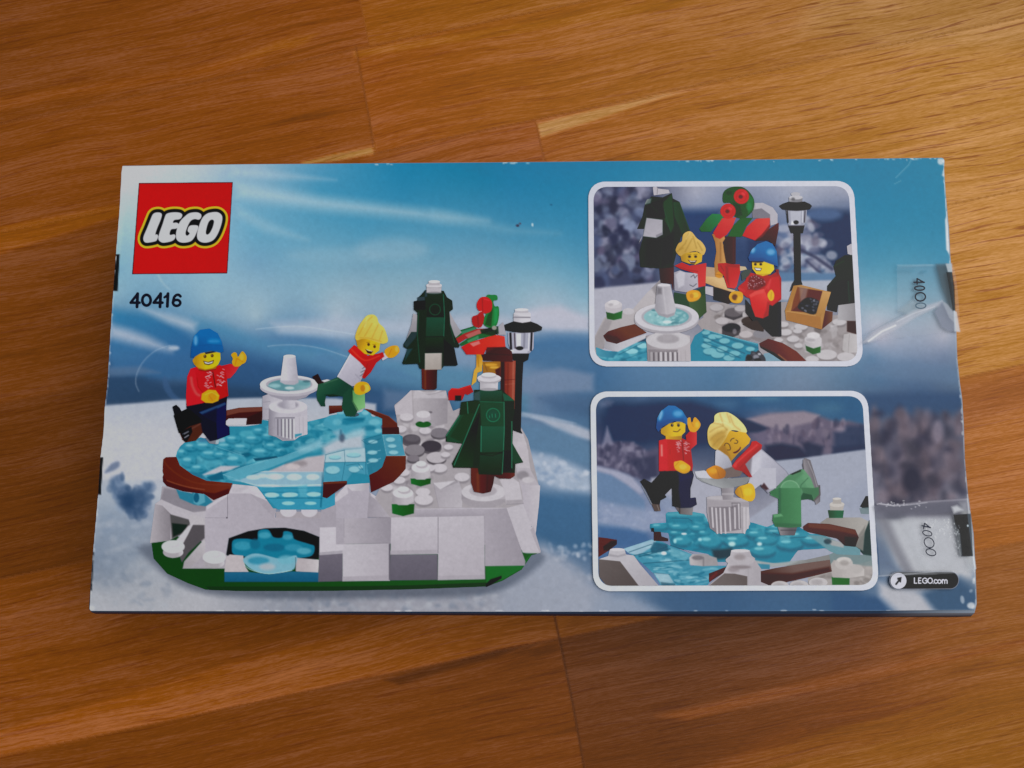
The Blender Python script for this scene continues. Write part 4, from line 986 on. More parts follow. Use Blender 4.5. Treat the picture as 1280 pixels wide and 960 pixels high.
q.P("945,690 985,600 1062,550 1300,640 1300,840 945,840", '#2e90af')
q.F(900, 335, S7)
q.P("-150,540 0,585 340,672 346,762 260,840 -150,840", '#2e90af')
q.P("-160,560 0,600 200,680 340,720 340,700 0,590 -150,545", '#1d7795', b=1, a=.8)
for x, y, a in ((-125, 575, 36), (-60, 610, 46), (-110, 640, 34), (-10, 610, 30), (40, 648, 48), (158, 690, 54), (-120, 690, 46), (-90, 740, 60), (-20, 770, 60), (80, 800, 50), (20, 720, 50), (130, 760, 50), (270, 720, 40)):
    q.E(x, y + 8, a, a * .55, '#1a6c8b', b=1.2, a=.7); q.E(x, y, a, a * .5, '#7fc4d0', b=1.1, a=.9)
q.L("-150,610 0,670 220,760", 8, '#1a6987', b=.8, a=.9); q.L("-150,660 0,720 180,800", 8, '#155f7c', b=.8, a=.7); q.L("-140,548 0,588 330,676", 6, '#9ad0da', a=.6); q.L("-150,625 0,690 200,775", 5, '#6ab9c9', a=.6)
q.P("390,760 470,750 560,830 380,840", '#7fa5ba', b=1.5)
q.S("226,806 240,770 270,765 280,738 320,745 340,730 370,760 402,800 390,840 240,840", '#454650'); q.E(260, 800, 24, 22, '#16171d', b=1); q.E(320, 790, 26, 20, '#8d8f9c', b=1.2); q.E(350, 765, 14, 10, '#b5b7c2', b=1); q.E(300, 760, 14, 10, '#5d5f6b', b=1); q.E(335, 815, 30, 14, '#24252d', b=1)
q.grain(.007, 3, 46)
q.gam = GA; q.build(ph1, up(), CARD)

q = Pic('printed_pond_rim', 752, 400, 880, 432, step=.7, clip=I1)
q.F(730, 335, S7)
q.P("170,602 215,562 330,525 450,498 560,575 420,625 290,674 200,652", '#632d1c', g=('#7a4029', 250, 640, 330, 540)); q.P("180,620 290,672 330,645 290,610 200,590", '#4a2014', b=1.5, a=.6)
q.gam = GA; q.build(ph1, up(), CARD)
q = Pic('printed_pond_rim', 945, 420, 1012, 456, step=.7, clip=I1)
q.F(900, 335, S7)
q.P("348,670 430,628 560,668 680,740 778,836 600,836 480,752 360,700", '#6c2c1f', g=('#833c2c', 450, 760, 560, 680)); q.P("355,690 480,752 600,836 560,836 470,775 360,710", '#3b1610', b=1, a=.8); q.L("520,770 590,825", 8, '#b08060', b=1.2, a=.8)
q.gam = GA; q.build(ph1, up(), CARD)

q = Pic('printed_pine_tree', 790, 232, 866, 362, step=.6, clip=I1)
q.F(730, 220, S7)
q.P("668,810 800,790 795,1050 780,960 680,950", '#48201a', g=('#5f2c22', 690, 0, 790, 0))
q.P("612,100 640,92 660,112 752,122 762,152 620,172", '#bdb9c3'); q.L("655,95 650,160", 6, '#6f6c76', a=.6)
q.P("600,180 700,190 780,150 790,200 850,230 862,335 942,482 862,545 820,700 790,812 665,822 500,810 490,682 525,540 535,470 472,470 520,360 540,262", '#143528')
q.P("700,240 782,160 800,440 775,500 720,400", '#18472f'); q.P("792,232 850,232 942,482 872,512 805,360", '#184a33', g=('#123a28', 800, 0, 930, 0)); q.P("540,560 692,550 670,812 510,790", '#14362b', g=('#0d2620', 520, 0, 690, 0)); q.P("700,560 800,500 780,760 690,812", '#0c2219', b=1)
q.P("545,265 700,200 720,370 560,372", '#0c2419', b=.8); q.L("600,260 660,330", 5, '#2b5a44', b=1, a=.6); q.P("535,255 560,205 600,200 590,240", '#7f8a8c', b=1.2, a=.8); q.L("700,250 770,500", 4, '#2d6a4c', a=.5); q.L("852,240 935,480", 5, '#2f6a4c', a=.5)
q.P("522,520 510,560 482,612 498,570", '#a8a5ae', b=.7)
q.P("556,372 698,390 698,520 640,549 525,535", '#b6b3be', g=('#a9a6b2', 690, 540, 560, 380)); q.P("640,549 698,520 698,500 640,525", '#908d9a', b=.7)
q.gam = GA; q.build(ph1, up(), CARD)

q = Pic('printed_pine_tree', 1034, 300, 1076, 394, step=.6, clip=I1)
q.F(900, 335, S7)
q.P("1128,-195 1165,-215 1190,-215 1190,-110 1135,-125", '#bbb8c2'); q.P("925,192 1030,70 1010,-10 1030,-65 1110,-115 1190,-115 1210,300 1050,320 1040,392 935,368", '#163627'); q.P("1040,110 1200,100 1205,310 1050,330 940,370 930,200", '#15352c', b=1); q.L("1140,120 1150,300", 8, '#3a5a54', b=1.2, a=.6); q.L("1000,-10 1100,-60", 6, '#26503c', b=1, a=.6); q.P("1050,310 1040,392 960,372", '#0d221c', b=1)
q.gam = GA; q.build(ph1, up(), CARD)

q = Pic('printed_market_stall', 866, 228, 976, 388, step=.6, clip=I1)
q.F(860, 290, 7.386)
q.P("160,320 248,330 250,420 160,420", '#bfa082', b=.8)
q.P("230,505 445,545 440,625 375,665 235,625", '#37171a', g=('#4a211c', 240, 0, 430, 0)); q.P("160,500 232,510 232,592 160,570", '#bdbac4', b=.7)
q.P("160,410 330,420 362,520 440,540 420,560 250,505 158,470", '#c79f68', g=('#dab884', 160, 480, 200, 410)); q.P("470,315 530,320 545,345 480,360", '#cbb896', b=.8)
q.P("330,40 442,40 440,292 350,302 325,180", '#47221a', g=('#5a2d20', 330, 0, 440, 0)); q.L("420,60 420,280", 10, '#6a3828', b=1.2, a=.6)
q.P("222,20 330,10 342,62 320,92 332,180 352,290 312,300 322,412 250,412 243,290 262,180 250,92", '#b57a3c', g=('#d09a58', 240, 0, 340, 0)); q.E(290, 395, 34, 30, '#d98e28', b=1); q.L("300,100 300,270", 10, '#8f5a28', b=1.5, a=.6); q.L("250,390 320,400", 5, '#8f5a1c', a=.6)
q.F(900, 220, S7)
q.P("298,240 380,238 470,280 512,340 512,420 450,442 442,345 370,292 300,300", '#bab7c2'); q.P("285,300 370,288 445,342 445,380 290,372", '#85828f', b=.7); q.L("310,245 310,300", 5, '#8f8c98', a=.6)
q.P("370,515 522,413 522,470 492,625 430,572 310,578", '#78191d', g=('#5f1216', 500, 430, 400, 560))
q.P("-185,470 -120,380 -70,335 20,340 30,380 -60,470 -80,495 -165,495", '#17602f', g=('#2a7d48', -150, 480, -20, 350))
q.P("-60,505 -10,420 20,375 142,368 112,450 60,522 0,560 -40,545", '#c3262a', g=('#d5403c', 0, 560, 100, 380)); q.P("118,440 190,368 292,373 232,450 192,542 70,537", '#14602e'); q.P("200,532 240,450 320,380 442,373 442,430 370,522 310,572", '#c9282b', g=('#d9443e', 220, 540, 420, 400)); q.P("310,572 370,522 442,430 450,450 380,540", '#8f171c', b=.9, a=.8)
q.S("28,155 70,110 160,90 240,122 300,205 295,300 225,370 140,365 100,300 95,240 30,235", '#0f5228'); q.P("230,130 300,205 290,300 250,340 240,220", '#1c7a40', b=1.5, a=.8); q.P("110,230 180,260 200,350 140,362", '#0a3c1c', b=1.2, a=.8); q.E(80, 150, 30, 20, '#0a3d1e', b=1.5, a=.8); q.E(255, 270, 24, 34, '#2a8a4e', b=1.5, a=.6)
for x, y in ((190, 182), (72, 312)):
    q.E(x, y, 68, 67, '#cb2529'); q.E(x - 6, y + 2, 20, 18, '#7d1015', b=1); q.E(x + 22, y - 26, 22, 18, '#e2474a', b=1.5, a=.7); q.ring(x, y, 44, 44, 5, '#a3171c', a=.6)
q.gam = GA; q.build(ph1, up(), CARD)

q = Pic('printed_street_lamp', 972, 238, 1018, 366, step=.6, clip=I1)
q.F(900, 220, S7)
q.P("654,500 716,500 722,930 735,965 690,975 640,1015 618,1030 640,960 662,925", '#211b1f', g=('#3a3438', 700, 0, 655, 0))
q.P("606,438 752,438 738,508 630,508", '#231c20'); q.L("612,446 748,446", 6, '#575058', a=.8)
q.P("584,303 772,303 766,410 742,440 610,440 600,405", '#a3a6b8'); q.L("596,312 604,410", 14, '#2b262d'); q.L("756,312 750,410", 10, '#4a444e'); q.L("735,312 732,410", 8, '#d5d7e2'); q.P("625,312 722,312 716,432 632,432", '#b9bccb', b=.8); q.E(676, 412, 24, 18, '#2a2429', b=.7); q.P("640,395 660,430 632,432", '#e5e6ec', b=.8)
q.P("612,190 735,190 730,235 615,232", '#a5a5ad', g=('#8a8a92', 620, 0, 660, 0)); q.E(675, 190, 60, 18, '#c5c4cc'); q.E(672, 160, 42, 16, '#b9b9c2', b=.7); q.E(650, 205, 16, 14, '#5a5a60', b=1.2, a=.7)
q.P("524,266 560,245 610,228 680,235 750,226 800,248 818,266 800,296 740,306 680,310 610,306 555,297", '#1f1a1c'); q.L("540,262 610,235 680,245", 6, '#413a3d', b=1, a=.7)
q.gam = GA; q.build(ph1, up(), CARD)

q = Pic('printed_crate', 978, 354, 1042, 413, step=.6, clip=I1)
q.F(900, 335, S7)
q.P("938,378 1003,390 998,470 905,545 900,520", '#673222', g=('#82503a', 920, 0, 1000, 0))
q.P("655,158 720,150 985,214 935,375 905,545 588,462 578,380 610,290", '#be8a4b'); q.P("688,170 912,206 870,405 632,382", '#74382a'); q.P("688,170 745,185 690,335 632,385 650,290", '#8d4a26', b=.8); q.P("705,168 782,180 762,270 715,300", '#a59290', b=2, a=.6)
q.S("690,350 735,285 795,262 885,302 850,408 760,395", '#2b2c35', b=.9)
q.spots("700,340 740,290 800,268 880,305 845,400 760,388", 40, ['#6d7080', '#16171c', '#8d90a0', '#3c3e49'], (9, 15), (7, 11), b=.8, a=.8, seed=47)
q.P("592,380 850,424 892,420 902,545 588,462", '#c68d4e', g=('#b57a3e', 0, 400, 60, 545)); q.P("850,424 912,206 985,214 935,372 892,436", '#cf9f60', g=('#b98444', 980, 230, 900, 420)); q.P("612,290 655,158 690,165 640,300 600,392 580,380", '#b8813f', b=.8); q.L("592,384 850,426", 5, '#dcb070', a=.7)
q.gam = GA; q.build(ph1, up(), CARD)

q = Pic('printed_toy_figure', 840, 286, 886, 402, step=.6, clip=I1)
q.F(730, 335, S7)
q.P("800,215 910,235 1076,160 1090,392 1022,452 930,400 800,330", '#2d4a34'); q.P("930,300 1076,235 1086,385 1022,450 940,345", '#47643f', g=('#39522f', 940, 0, 1080, 0))
q.P("800,40 850,22 900,38 1015,50 1016,172 905,216 805,200", '#bcb9c6', g=('#a5a2b0', 1000, 60, 820, 120)); q.P("815,60 855,25 900,45 890,150 840,180", '#c9c7d2', b=1.5, a=.8)
for p_ in ("950,80 975,60 985,90 1005,65", "940,150 970,165 1000,140"):
    q.L(p_, 6, '#4a4a58', a=.9)
q.P("805,-20 870,-50 940,-20 1040,-35 1088,-45 1080,158 1016,172 1010,52 940,32 860,8", '#bb2228', g=('#cf3a38', 820, 0, 1050, 150)); q.L("850,-10 930,20 1010,30", 6, '#8f1218', b=1, a=.7)
q.S("912,220 960,196 1020,205 1040,245 1005,288 940,300 914,270", '#e6a020'); q.E(990, 240, 30, 24, '#f0b93a', b=1); q.E(958, 248, 18, 20, '#c07f12', b=1, a=.7)
q.F(730, 220, S7)
q.P("855,700 900,684 1000,674 1052,700 1046,762 990,787 930,777 868,756", '#dfb32a', g=('#b88a1c', 960, 0, 865, 0))
for x in (938, 992):
    q.E(x, 717, 13, 11, '#43330d', b=.6); q.L([(x - 16, 700), (x + 14, 698)], 5, '#8a6a16', a=.8)
q.P("922,744 960,756 1005,748 985,780 952,778", '#4f150e', b=.5); q.P("932,748 960,758 996,752 985,764 948,764", '#e5dcd6', b=.5)
q.S("815,655 840,600 870,580 882,520 925,492 960,500 1000,550 1050,590 1082,650 1062,702 1040,690 990,668 900,688 860,712 830,690", '#cba248', g=('#dcb862', 850, 650, 950, 540))
for p_ in ("850,650 900,600 930,510", "900,670 960,560", "1000,640 970,540", "830,670 880,640", "1050,660 1010,590"):
    q.L(p_, 8, '#9c7526', b=1.5, a=.5)
q.L("910,560 940,505", 8, '#ecd590', b=1.5, a=.6)
q.gam = GA; q.build(ph1, up(), CARD)

q = Pic('printed_toy_figure', 896, 298, 980, 424, step=.6, clip=I1)
q.F(860, 290, 7.386)
q.P("530,618 600,700 860,640 864,965 780,965 700,890 610,835 532,742", '#161b2d', g=('#1f2740', 740, 0, 860, 0)); q.L("780,760 790,940", 6, '#0c0f1c', b=1, a=.8); q.P("500,850 640,808 700,890 700,920 590,900", '#463833', b=1.5)
q.P("560,370 640,392 760,402 830,360 862,430 862,622 780,682 540,602 470,540 470,500 530,450", '#bc2328', g=('#a81a20', 560, 500, 850, 500)); q.P("808,345 840,345 835,400 820,390", '#8f171c', b=1)
q.P("490,382 530,346 590,350 562,402 500,452", '#4c5852', b=.9)
q.P("560,420 620,392 700,432 722,490 640,540 550,532", '#7b2833', b=1.5, a=.75)
q.spots("560,410 620,396 700,436 720,490 620,530 550,520", 46, ['#dcc4c8', '#3f1a20', '#c9aeb4'], (4, 6), (3, 5), b=.5, a=.85, seed=48)
q.P("275,290 345,285 400,300 478,300 482,372 450,500 430,522 362,512 330,402 280,352", '#bd1f24', g=('#d23a38', 380, 340, 460, 500)); q.P("345,310 370,330 380,500 350,440", '#8f1218', b=1.5, a=.7); q.P("350,290 478,300 470,330 360,320", '#9d161b', b=1, a=.7); q.L("300,310 330,360", 8, '#7d0f14', b=1, a=.6)
q.P("700,520 770,420 840,410 860,600 780,680 740,640", '#c7292d', b=1); q.L("760,440 740,520", 14, '#e8645c', b=2, a=.5); q.L("470,520 520,545", 22, '#cf3a38', b=1.5, a=.8)
q.S("378,602 400,558 450,546 500,560 508,612 480,655 410,650", '#dfa525'); q.E(432, 602, 26, 28, '#7d4a0c', b=1.2); q.E(470, 620, 24, 24, '#ecb93c', b=1.5, a=.7)
q.P("565,582 620,547 702,525 752,650 742,772 690,798 620,782 590,700", '#cd2426', g=('#e04540', 620, 700, 720, 560)); q.P("565,582 620,547 702,525 700,560 630,580 580,605", '#e2524c', b=1, a=.7); q.P("735,640 752,650 742,772 690,798 720,720", '#951519', b=1.5, a=.7); q.L("690,560 740,490", 10, '#dd4a44', b=1, a=.6)
q.S("735,572 768,532 795,570 790,622 762,636 740,610", '#e8b820'); q.L("770,560 765,620", 5, '#b07f10', b=1, a=.6)
q.P("590,268 700,275 790,305 797,345 760,386 690,407 630,386 595,340", '#e6c01c', g=('#f0d030', 610, 0, 790, 0)); q.L("640,395 760,390", 8, '#a87a0c', b=1.2, a=.6)
q.P("585,255 700,270 690,282 640,285 590,280", '#2a1a10', b=.8, a=.8)
for x in (622, 672):
    q.E(x, 298, 13, 12, '#4a330b', b=.6); q.E(x, 298, 5, 5, '#12100a', b=.5)
q.P("608,328 682,334 670,360 628,358", '#3a2208', b=.5); q.P("614,332 676,338 668,354 630,352", '#eae6e4', b=.5)
q.P("556,235 580,180 640,112 720,84 780,108 820,180 832,322 790,302 700,270 568,268", '#1779c3', g=('#0e5aa2', 700, 160, 640, 290)); q.E(765, 185, 38, 28, '#7ab9e8', b=2.5, a=.8); q.E(602, 170, 16, 26, '#8cc4ec', b=2.5, a=.8, rot=.5); q.P("570,240 690,240 800,290 832,322 790,302 700,270 568,268", '#0d5298', b=1.5, a=.5)
q.gam = GA; q.build(ph1, up(), CARD)

q = Pic('printed_fountain', 790, 352, 876, 456, step=.6, clip=I1)
q.F(730, 335, S7)
q.P("552,602 750,560 942,602 950,840 570,840", '#bab4ba', g=('#9f989f', 760, 0, 570, 0)); q.E(746, 642, 194, 76, '#c6c3c9', b=.8); q.E(746, 630, 100, 40, '#a8a3aa', b=2); q.P("700,590 780,590 780,640 705,645", '#aca7ae', b=.8)
q.P("572,730 700,735 832,730 835,840 575,840", '#8f888f', b=.8)
for k in range(6):
    x = 600 + k * 42
    q.L([(x, 755), (x + 2, 840)], 20, '#c7c3c9' if k > 1 else '#aaa5ab'); q.L([(x + 20, 755), (x + 21, 840)], 9, '#5d565f', a=.8)
q.L("572,728 832,728", 5, '#6f6870', a=.7); q.L("860,740 864,835", 5, '#a39da4', a=.6); q.L("900,735 905,835", 5, '#a39da4', a=.6)
q.E(735, 462, 286, 122, '#aba7b0'); q.E(735, 437, 285, 124, '#cbc9d1', b=.7); q.E(735, 434, 225, 94, '#b0aeb8', b=.9)
q.E(732, 434, 200, 82, '#8cbfc5', b=1, g=('#6aa9b2', 640, 0, 860, 0))
q.spots("560,430 640,370 830,370 920,430 850,500 650,500", 50, ['#bfdde0', '#5a9aa6', '#a5d0d4', '#74b0b9'], (10, 36), (6, 16), b=1.2, a=.7, seed=49)
q.E(630, 375, 30, 10, '#3f7f8f', b=1.2, a=.7); q.E(810, 490, 40, 10, '#3f7f8f', b=1.2, a=.6); q.E(740, 480, 40, 14, '#c9e4e6', b=1.2)
q.P("650,157 700,142 768,150 818,372 800,420 740,443 662,416 628,370", '#c0bdc5', g=('#a5a2ac', 780, 0, 650, 0)); q.L("700,165 735,430", 8, '#d6d4da', b=2, a=.5); q.E(710, 152, 58, 13, '#d0ced5'); q.P("652,170 690,180 690,230 648,235", '#6f6b73', b=2, a=.7); q.P("655,400 740,415 810,395 800,422 740,443 662,418", '#9d9aa4', b=1, a=.8)
q.gam = GA; q.build(ph1, up(), CARD)

# ---------------------------------------------------------------- lower picture
O2, I2 = framed([(737.8, 489.3), (1084.3, 488.3), (1099, 738), (741.5, 739)], 21, 6.8)
n2 = Pic('inset_picture', *bbox(O2), step=.8)
n2.F(0, 0, 1); n2.P(O2, '#ced1dd', g=('#c6cad6', 1060, 0, 740, 0), b=.5)
n2.gam = 1.0; ph2 = n2.build(lid, up(), CARD, label='lower inset picture of a toy figure falling over the fountain')

q = Pic('printed_backdrop', *bbox(I2), step=.8, clip=I2)
q.rbf([(748, 497, '#44658e'), (800, 500, '#3f618c'), (760, 525, '#1a2f58'), (800, 545, '#17305c'), (850, 500, '#36608c'), (870, 500, '#2a5f90'), (950, 500, '#1d5a92'), (1000, 505, '#3a7298'), (1070, 515, '#2b6a98'), (1050, 530, '#33658f'), (860, 540, '#18305a'), (920, 530, '#1c4577'), (960, 530, '#8a7f98'), (1000, 550, '#6a5f78'), (1060, 560, '#2a3a60'), (960, 565, '#1f2a4a'), (1000, 590, '#b5b8c8'), (1070, 600, '#b5b8c8'), (1060, 650, '#b7b7c5'), (1000, 640, '#b8b8c6'), (870, 650, '#b5b5c4'), (760, 560, '#4f4d70'), (760, 600, '#7f90b4'), (750, 620, '#5f83ae'), (780, 650, '#8b9cbf'), (760, 670, '#4a73a8'), (800, 670, '#4a6fa5'), (830, 640, '#8a99bb'), (850, 620, '#b0b2c4')])
q.F(920, 485, S7)
q.P("-560,70 -300,40 -100,60 60,120 -50,260 -560,170", '#2f5f90', b=9, a=.5); q.P("-1150,130 -900,140 -700,120 -400,110 -100,200 100,300 300,380 300,420 -600,560 -700,480 -1180,500", '#18305b', b=7); q.P("0,40 500,60 1120,50 1140,320 700,260 350,200 100,190", '#225d92', b=8, a=.7); q.E(820, 180, 120, 50, '#3f7ba0', b=9, a=.6); q.E(250, 95, 130, 22, '#4a85a8', b=6, a=.7); q.E(-80, 140, 90, 40, '#3a6f9d', b=9, a=.7)
q.P("90,280 300,230 600,208 700,232 780,262 880,300 1000,290 1140,330 1155,555 870,585 500,610 340,640 200,480 130,400 280,360", '#6c6079', b=4)
q.P("100,278 300,230 600,208 740,240 700,300 520,340 420,380 290,345", '#a4939f', b=3.5, a=.85)
q.P("0,258 120,290 290,360 200,400 80,400 0,340", '#1c2d50', b=3)
q.P("-20,470 120,400 300,380 420,470 280,520 230,600 40,560", '#6f6482', b=4, a=.7)
q.spots("280,360 500,330 900,300 1120,350 1130,540 800,580 400,600 280,520", 90, ['#9a899b', '#4a4260', '#2a2c4c', '#857689', '#5b4a62'], (6, 30), (14, 55), b=2.5, a=.65, seed=51, tilt=.15)
q.P("260,510 400,490 560,520 660,610 580,650 350,655 260,580", '#1b2646', b=4); q.P("590,490 640,480 720,500 780,520 760,610 620,620", '#1e2849', b=4, a=.9); q.P("870,400 1000,330 1150,330 1165,555 870,590", '#24375f', b=5, a=.85); q.E(930, 365, 40, 26, '#a08ea0', b=4, a=.8); q.P("860,520 1160,500 1170,560 860,590", '#1c2c52', b=4, a=.8)
q.P("330,650 600,622 900,580 1170,543 1300,700 1300,1800 300,1800 60,1200 500,900", '#aeb4c6', b=2)
q.P("820,1000 1000,900 1190,780 1190,1100 1000,1100", '#a3acc2', b=8, a=.5)
q.F(730, 485, S7)
q.P("140,130 200,100 260,120 240,160 150,170", '#8a8fae', b=4, a=.4)
q.P("110,520 250,480 420,480 560,560 680,520 680,780 520,820 340,740 110,690", '#54506f', b=4)
q.P("170,480 205,340 235,420 262,500 130,560", '#9490ac', b=3, a=.8); q.P("300,560 330,480 350,560", '#8a84a2', b=3, a=.7); q.P("385,560 420,490 450,570", '#8a84a2', b=3, a=.7)
q.spots("120,530 330,490 560,550 560,760 480,790 300,720 120,670", 80, ['#8d86a0', '#2f3152', '#a099b0', '#3f3c5c', '#6c6684'], (8, 26), (12, 40), b=2.5, a=.7, seed=52, tilt=.2)
q.P("400,640 640,600 660,820 520,820", '#2a2f50', b=4, a=.7)
q.P("105,730 250,770 380,850 540,1000 560,1300 100,1300", '#6a8bb4', b=3); q.P("105,690 300,738 430,795 540,920 500,940 370,850 240,770 105,735", '#abaec6', b=3)
q.P("130,1000 300,1040 700,1100 760,1170 540,1300 300,1230 120,1200", '#98a6c5', b=6, a=.9); q.spots("130,1010 300,1050 700,1110 740,1170 540,1280 300,1220 130,1180", 50, ['#b5bfd6', '#8094bb', '#a5b1cc'], (8, 30), (6, 16), b=2, a=.4, seed=53)
q.P("130,1230 400,1250 560,1290 600,1400 120,1420", '#3f6da5', b=5); q.P("600,800 980,740 1300,800 1300,1180 980,1200 730,1080 560,960", '#b6b7c6', b=3); q.P("520,900 760,960 900,1100 700,1090 560,1000", '#7f94ba', b=6, a=.7)
q.C = q.C * (1 - .17 * q.A[..., None]) + .17 * q.A[..., None] * np.array([.50, .53, .63])
q.grain(.007, 3, 54)
q.gam = GA; q.build(ph2, up(), CARD)

q = Pic('printed_snow_ground', 1010, 620, 1100, 745, step=.7, clip=I2)
q.F(920, 610, S7)
q.P("1110,150 1185,10 1300,10 1300,250 1100,165", '#0f2622', b=.8); q.P("1095,180 1200,170 1300,180 1300,240 1110,230", '#7f9299', b=1, a=.9)
q.P("745,312 810,265 900,262 1110,262 1186,300 1145,410 1060,460 830,330", '#989490', g=('#b0aca8', 760, 0, 1120, 0)); q.P("1180,300 1190,240 1300,220 1300,620 1130,590 1060,520 1140,400", '#2b4a49', b=.9); q.P("1080,430 1150,330 1130,560 1060,520", '#8d8a86', b=1, a=.9)
q.P("815,196 960,200 950,266 828,266", '#146a49', g=('#0f5238', 900, 0, 830, 0)); q.P("832,150 962,150 950,200 838,196", '#b9b3af'); q.E(898, 145, 66, 24, '#c9c4c0'); q.P("860,95 935,95 935,140 860,140", '#b3ada9', b=.7); q.E(897, 95, 38, 10, '#cfcbc7')
q.P("640,800 800,740 1000,700 1220,640 1300,640 1300,900 620,900", '#aca6a5'); q.P("800,600 900,560 1240,610 1240,700 1000,680 820,720", '#7f9599', b=2, a=.8); q.spots("640,810 850,760 1200,700 1220,850 640,860", 30, ['#c3bebd', '#857e7c', '#b9b3b2'], (16, 60), (10, 26), b=1.8, a=.7, seed=55)
q.P("850,790 1010,802 1008,862 855,862", '#0f6a30'); q.P("835,690 870,640 1060,680 1140,720 1140,780 1010,800 860,795", '#b5afae', g=('#c5c0bf', 880, 0, 1100, 0)); q.E(958, 670, 80, 54, '#c0bbba', b=.9); q.E(960, 640, 62, 26, '#cdc9c7', b=.9); q.E(962, 665, 40, 24, '#a09a98', b=2, a=.7); q.E(1070, 720, 60, 40, '#bcb7b6', b=1.5)
q.gam = GA; q.build(ph2, up(), CARD)

q = Pic('printed_ice_pond', 740, 630, 1075, 738, step=.7, clip=I2)
q.F(810, 580, 8)
q.P("20,600 180,588 178,500 200,482 300,478 450,480 560,500 610,600 700,690 960,690 1010,580 1060,590 1220,640 1290,560 1380,560 1500,620 1620,700 1720,700 1790,730 1800,840 1700,850 1500,860 1400,1000 1100,980 700,980 600,900 230,830 205,690 60,676 20,650", '#2b8fad')
q.spots("40,600 190,500 560,500 700,700 1000,700 1060,600 1500,640 1780,740 1780,830 1400,880 700,900 240,820 210,680", 170, ['#1c7391', '#4fb0c4', '#3a9fb9', '#70c3d2', '#1f7f9e', '#2a93b0'], (18, 70), (12, 36), b=1.3, a=.65, seed=56, tilt=.2)
for p_, c in (("180,490 300,478 450,480 560,500 600,560 200,560", '#58b0c2'), ("190,520 560,520 560,580 200,590", '#2386a4')):
    q.P(p_, c, b=2, a=.8)
for x, y, a, b_ in ((110, 625, 90, 36), (310, 630, 100, 36), (500, 640, 80, 36), (280, 690, 70, 24), (340, 770, 100, 50), (560, 690, 60, 30), (620, 780, 120, 70), (800, 690, 90, 30), (880, 770, 130, 60), (1090, 700, 110, 40), (1180, 760, 120, 50), (1150, 870, 130, 60), (1340, 640, 160, 40), (1290, 680, 120, 30), (1500, 720, 140, 50), (1420, 800, 140, 60), (1650, 760, 120, 50)):
    q.E(x, y + b_ * .35, a, b_, '#1a6c8a', b=2.5, a=.7); q.E(x, y - b_ * .1, a * .92, b_ * .8, '#3a9fb9', b=2.5, a=.85); q.E(x - a * .3, y - b_ * .4, a * .35, b_ * .25, '#86d0da', b=1.8, a=.8)
q.E(360, 698, 26, 10, '#dcecef', b=1.2); q.E(840, 800, 34, 24, '#b5dfe0', b=2); q.E(1115, 800, 24, 18, '#c5e4e8', b=1.8); q.E(520, 755, 20, 16, '#9fd8e2', b=1.5); q.E(270, 770, 16, 22, '#9fd8e2', b=1.5)
q.L("240,540 400,545 440,570", 6, '#155a78', a=.7); q.L("1250,690 1400,740 1580,730", 7, '#155a78', b=1, a=.7); q.P("1320,700 1420,700 1420,760 1320,760", '#6fbccb', b=2, a=.6); q.P("640,860 840,840 830,940 660,960", '#1d3a44', b=3, a=.8)
q.F(730, 610, S7)
q.P("355,540 480,500 600,458 700,480 760,510 960,590 945,690 1290,690 1115,840 1090,880 690,880 620,760 530,680", '#4599b6'); q.P("350,540 600,460 640,470 620,520 480,600 400,580", '#9bbfd2', b=1.2)
q.spots("480,600 620,500 760,520 940,600 930,690 1200,700 1080,860 700,860 640,760", 120, ['#7dc0d3', '#1f7596', '#a5d3df', '#2d87a7', '#5aaac2'], (14, 60), (5, 14), b=1, a=.65, seed=57, tilt=.15)
for p_ in ("400,570 600,500", "490,610 770,540", "530,670 940,640", "770,510 970,580", "620,755 760,770", "440,600 640,560 740,520"):
    q.L(p_, 6, '#17526e', b=.7, a=.75)
q.P("770,530 950,590 900,650 770,600", '#6fb5c8', b=1.5, a=.7); q.P("590,540 620,480 740,500 750,560 600,580", '#1f5f7d', b=1.5, a=.8); q.P("620,755 750,765 800,840 690,860", '#a9c6d3', b=1.2, a=.8); q.E(710, 580, 24, 16, '#cfe5ea', b=1)
q.P("680,835 810,850 815,875 690,875", '#3a6a82', b=1, a=.8)
q.P("935,620 960,590 1060,585 1180,620 1192,690 1050,695 940,680", '#a39fa4', b=1, g=('#bdb9bd', 1050, 600, 940, 640)); q.E(1010, 620, 50, 20, '#77727a', b=1.5, a=.8); q.L("1062,620 1062,690", 8, '#6f6a72', b=1.5, a=.7)
q.F(920, 610, S7)
q.P("640,420 760,420 830,440 960,510 1060,520 1180,600 900,590 830,560", '#6f9fab', b=1.5); q.P("780,450 850,460 960,490 955,530 850,510", '#a9adaf', b=1.2); q.E(815, 475, 34, 24, '#2a4452', b=1.5, a=.8)
q.P("160,640 330,670 600,640 640,670 330,700 200,690", '#a5adb0', b=1.5); q.P("160,670 300,680 300,720 180,720", '#3f8fac', b=1.2); q.P("560,650 830,590 840,640 600,690 440,700", '#8d8e8e', b=2, a=.8)
q.P("-20,545 100,555 170,640 225,720 225,830 300,880 -60,880", '#b3adb5'); q.E(30, 590, 70, 26, '#c5c0c6', b=1.2); q.P("-60,680 90,665 130,690 90,720 -60,740", '#8d868d', b=2, a=.7); q.P("-60,780 100,775 105,880 -60,880", '#857a81', b=.9); q.P("105,740 220,730 220,830 300,880 105,880", '#bcb7be', b=1)
q.grain(.007, 3, 58)
q.gam = GA; q.build(ph2, up(), CARD)

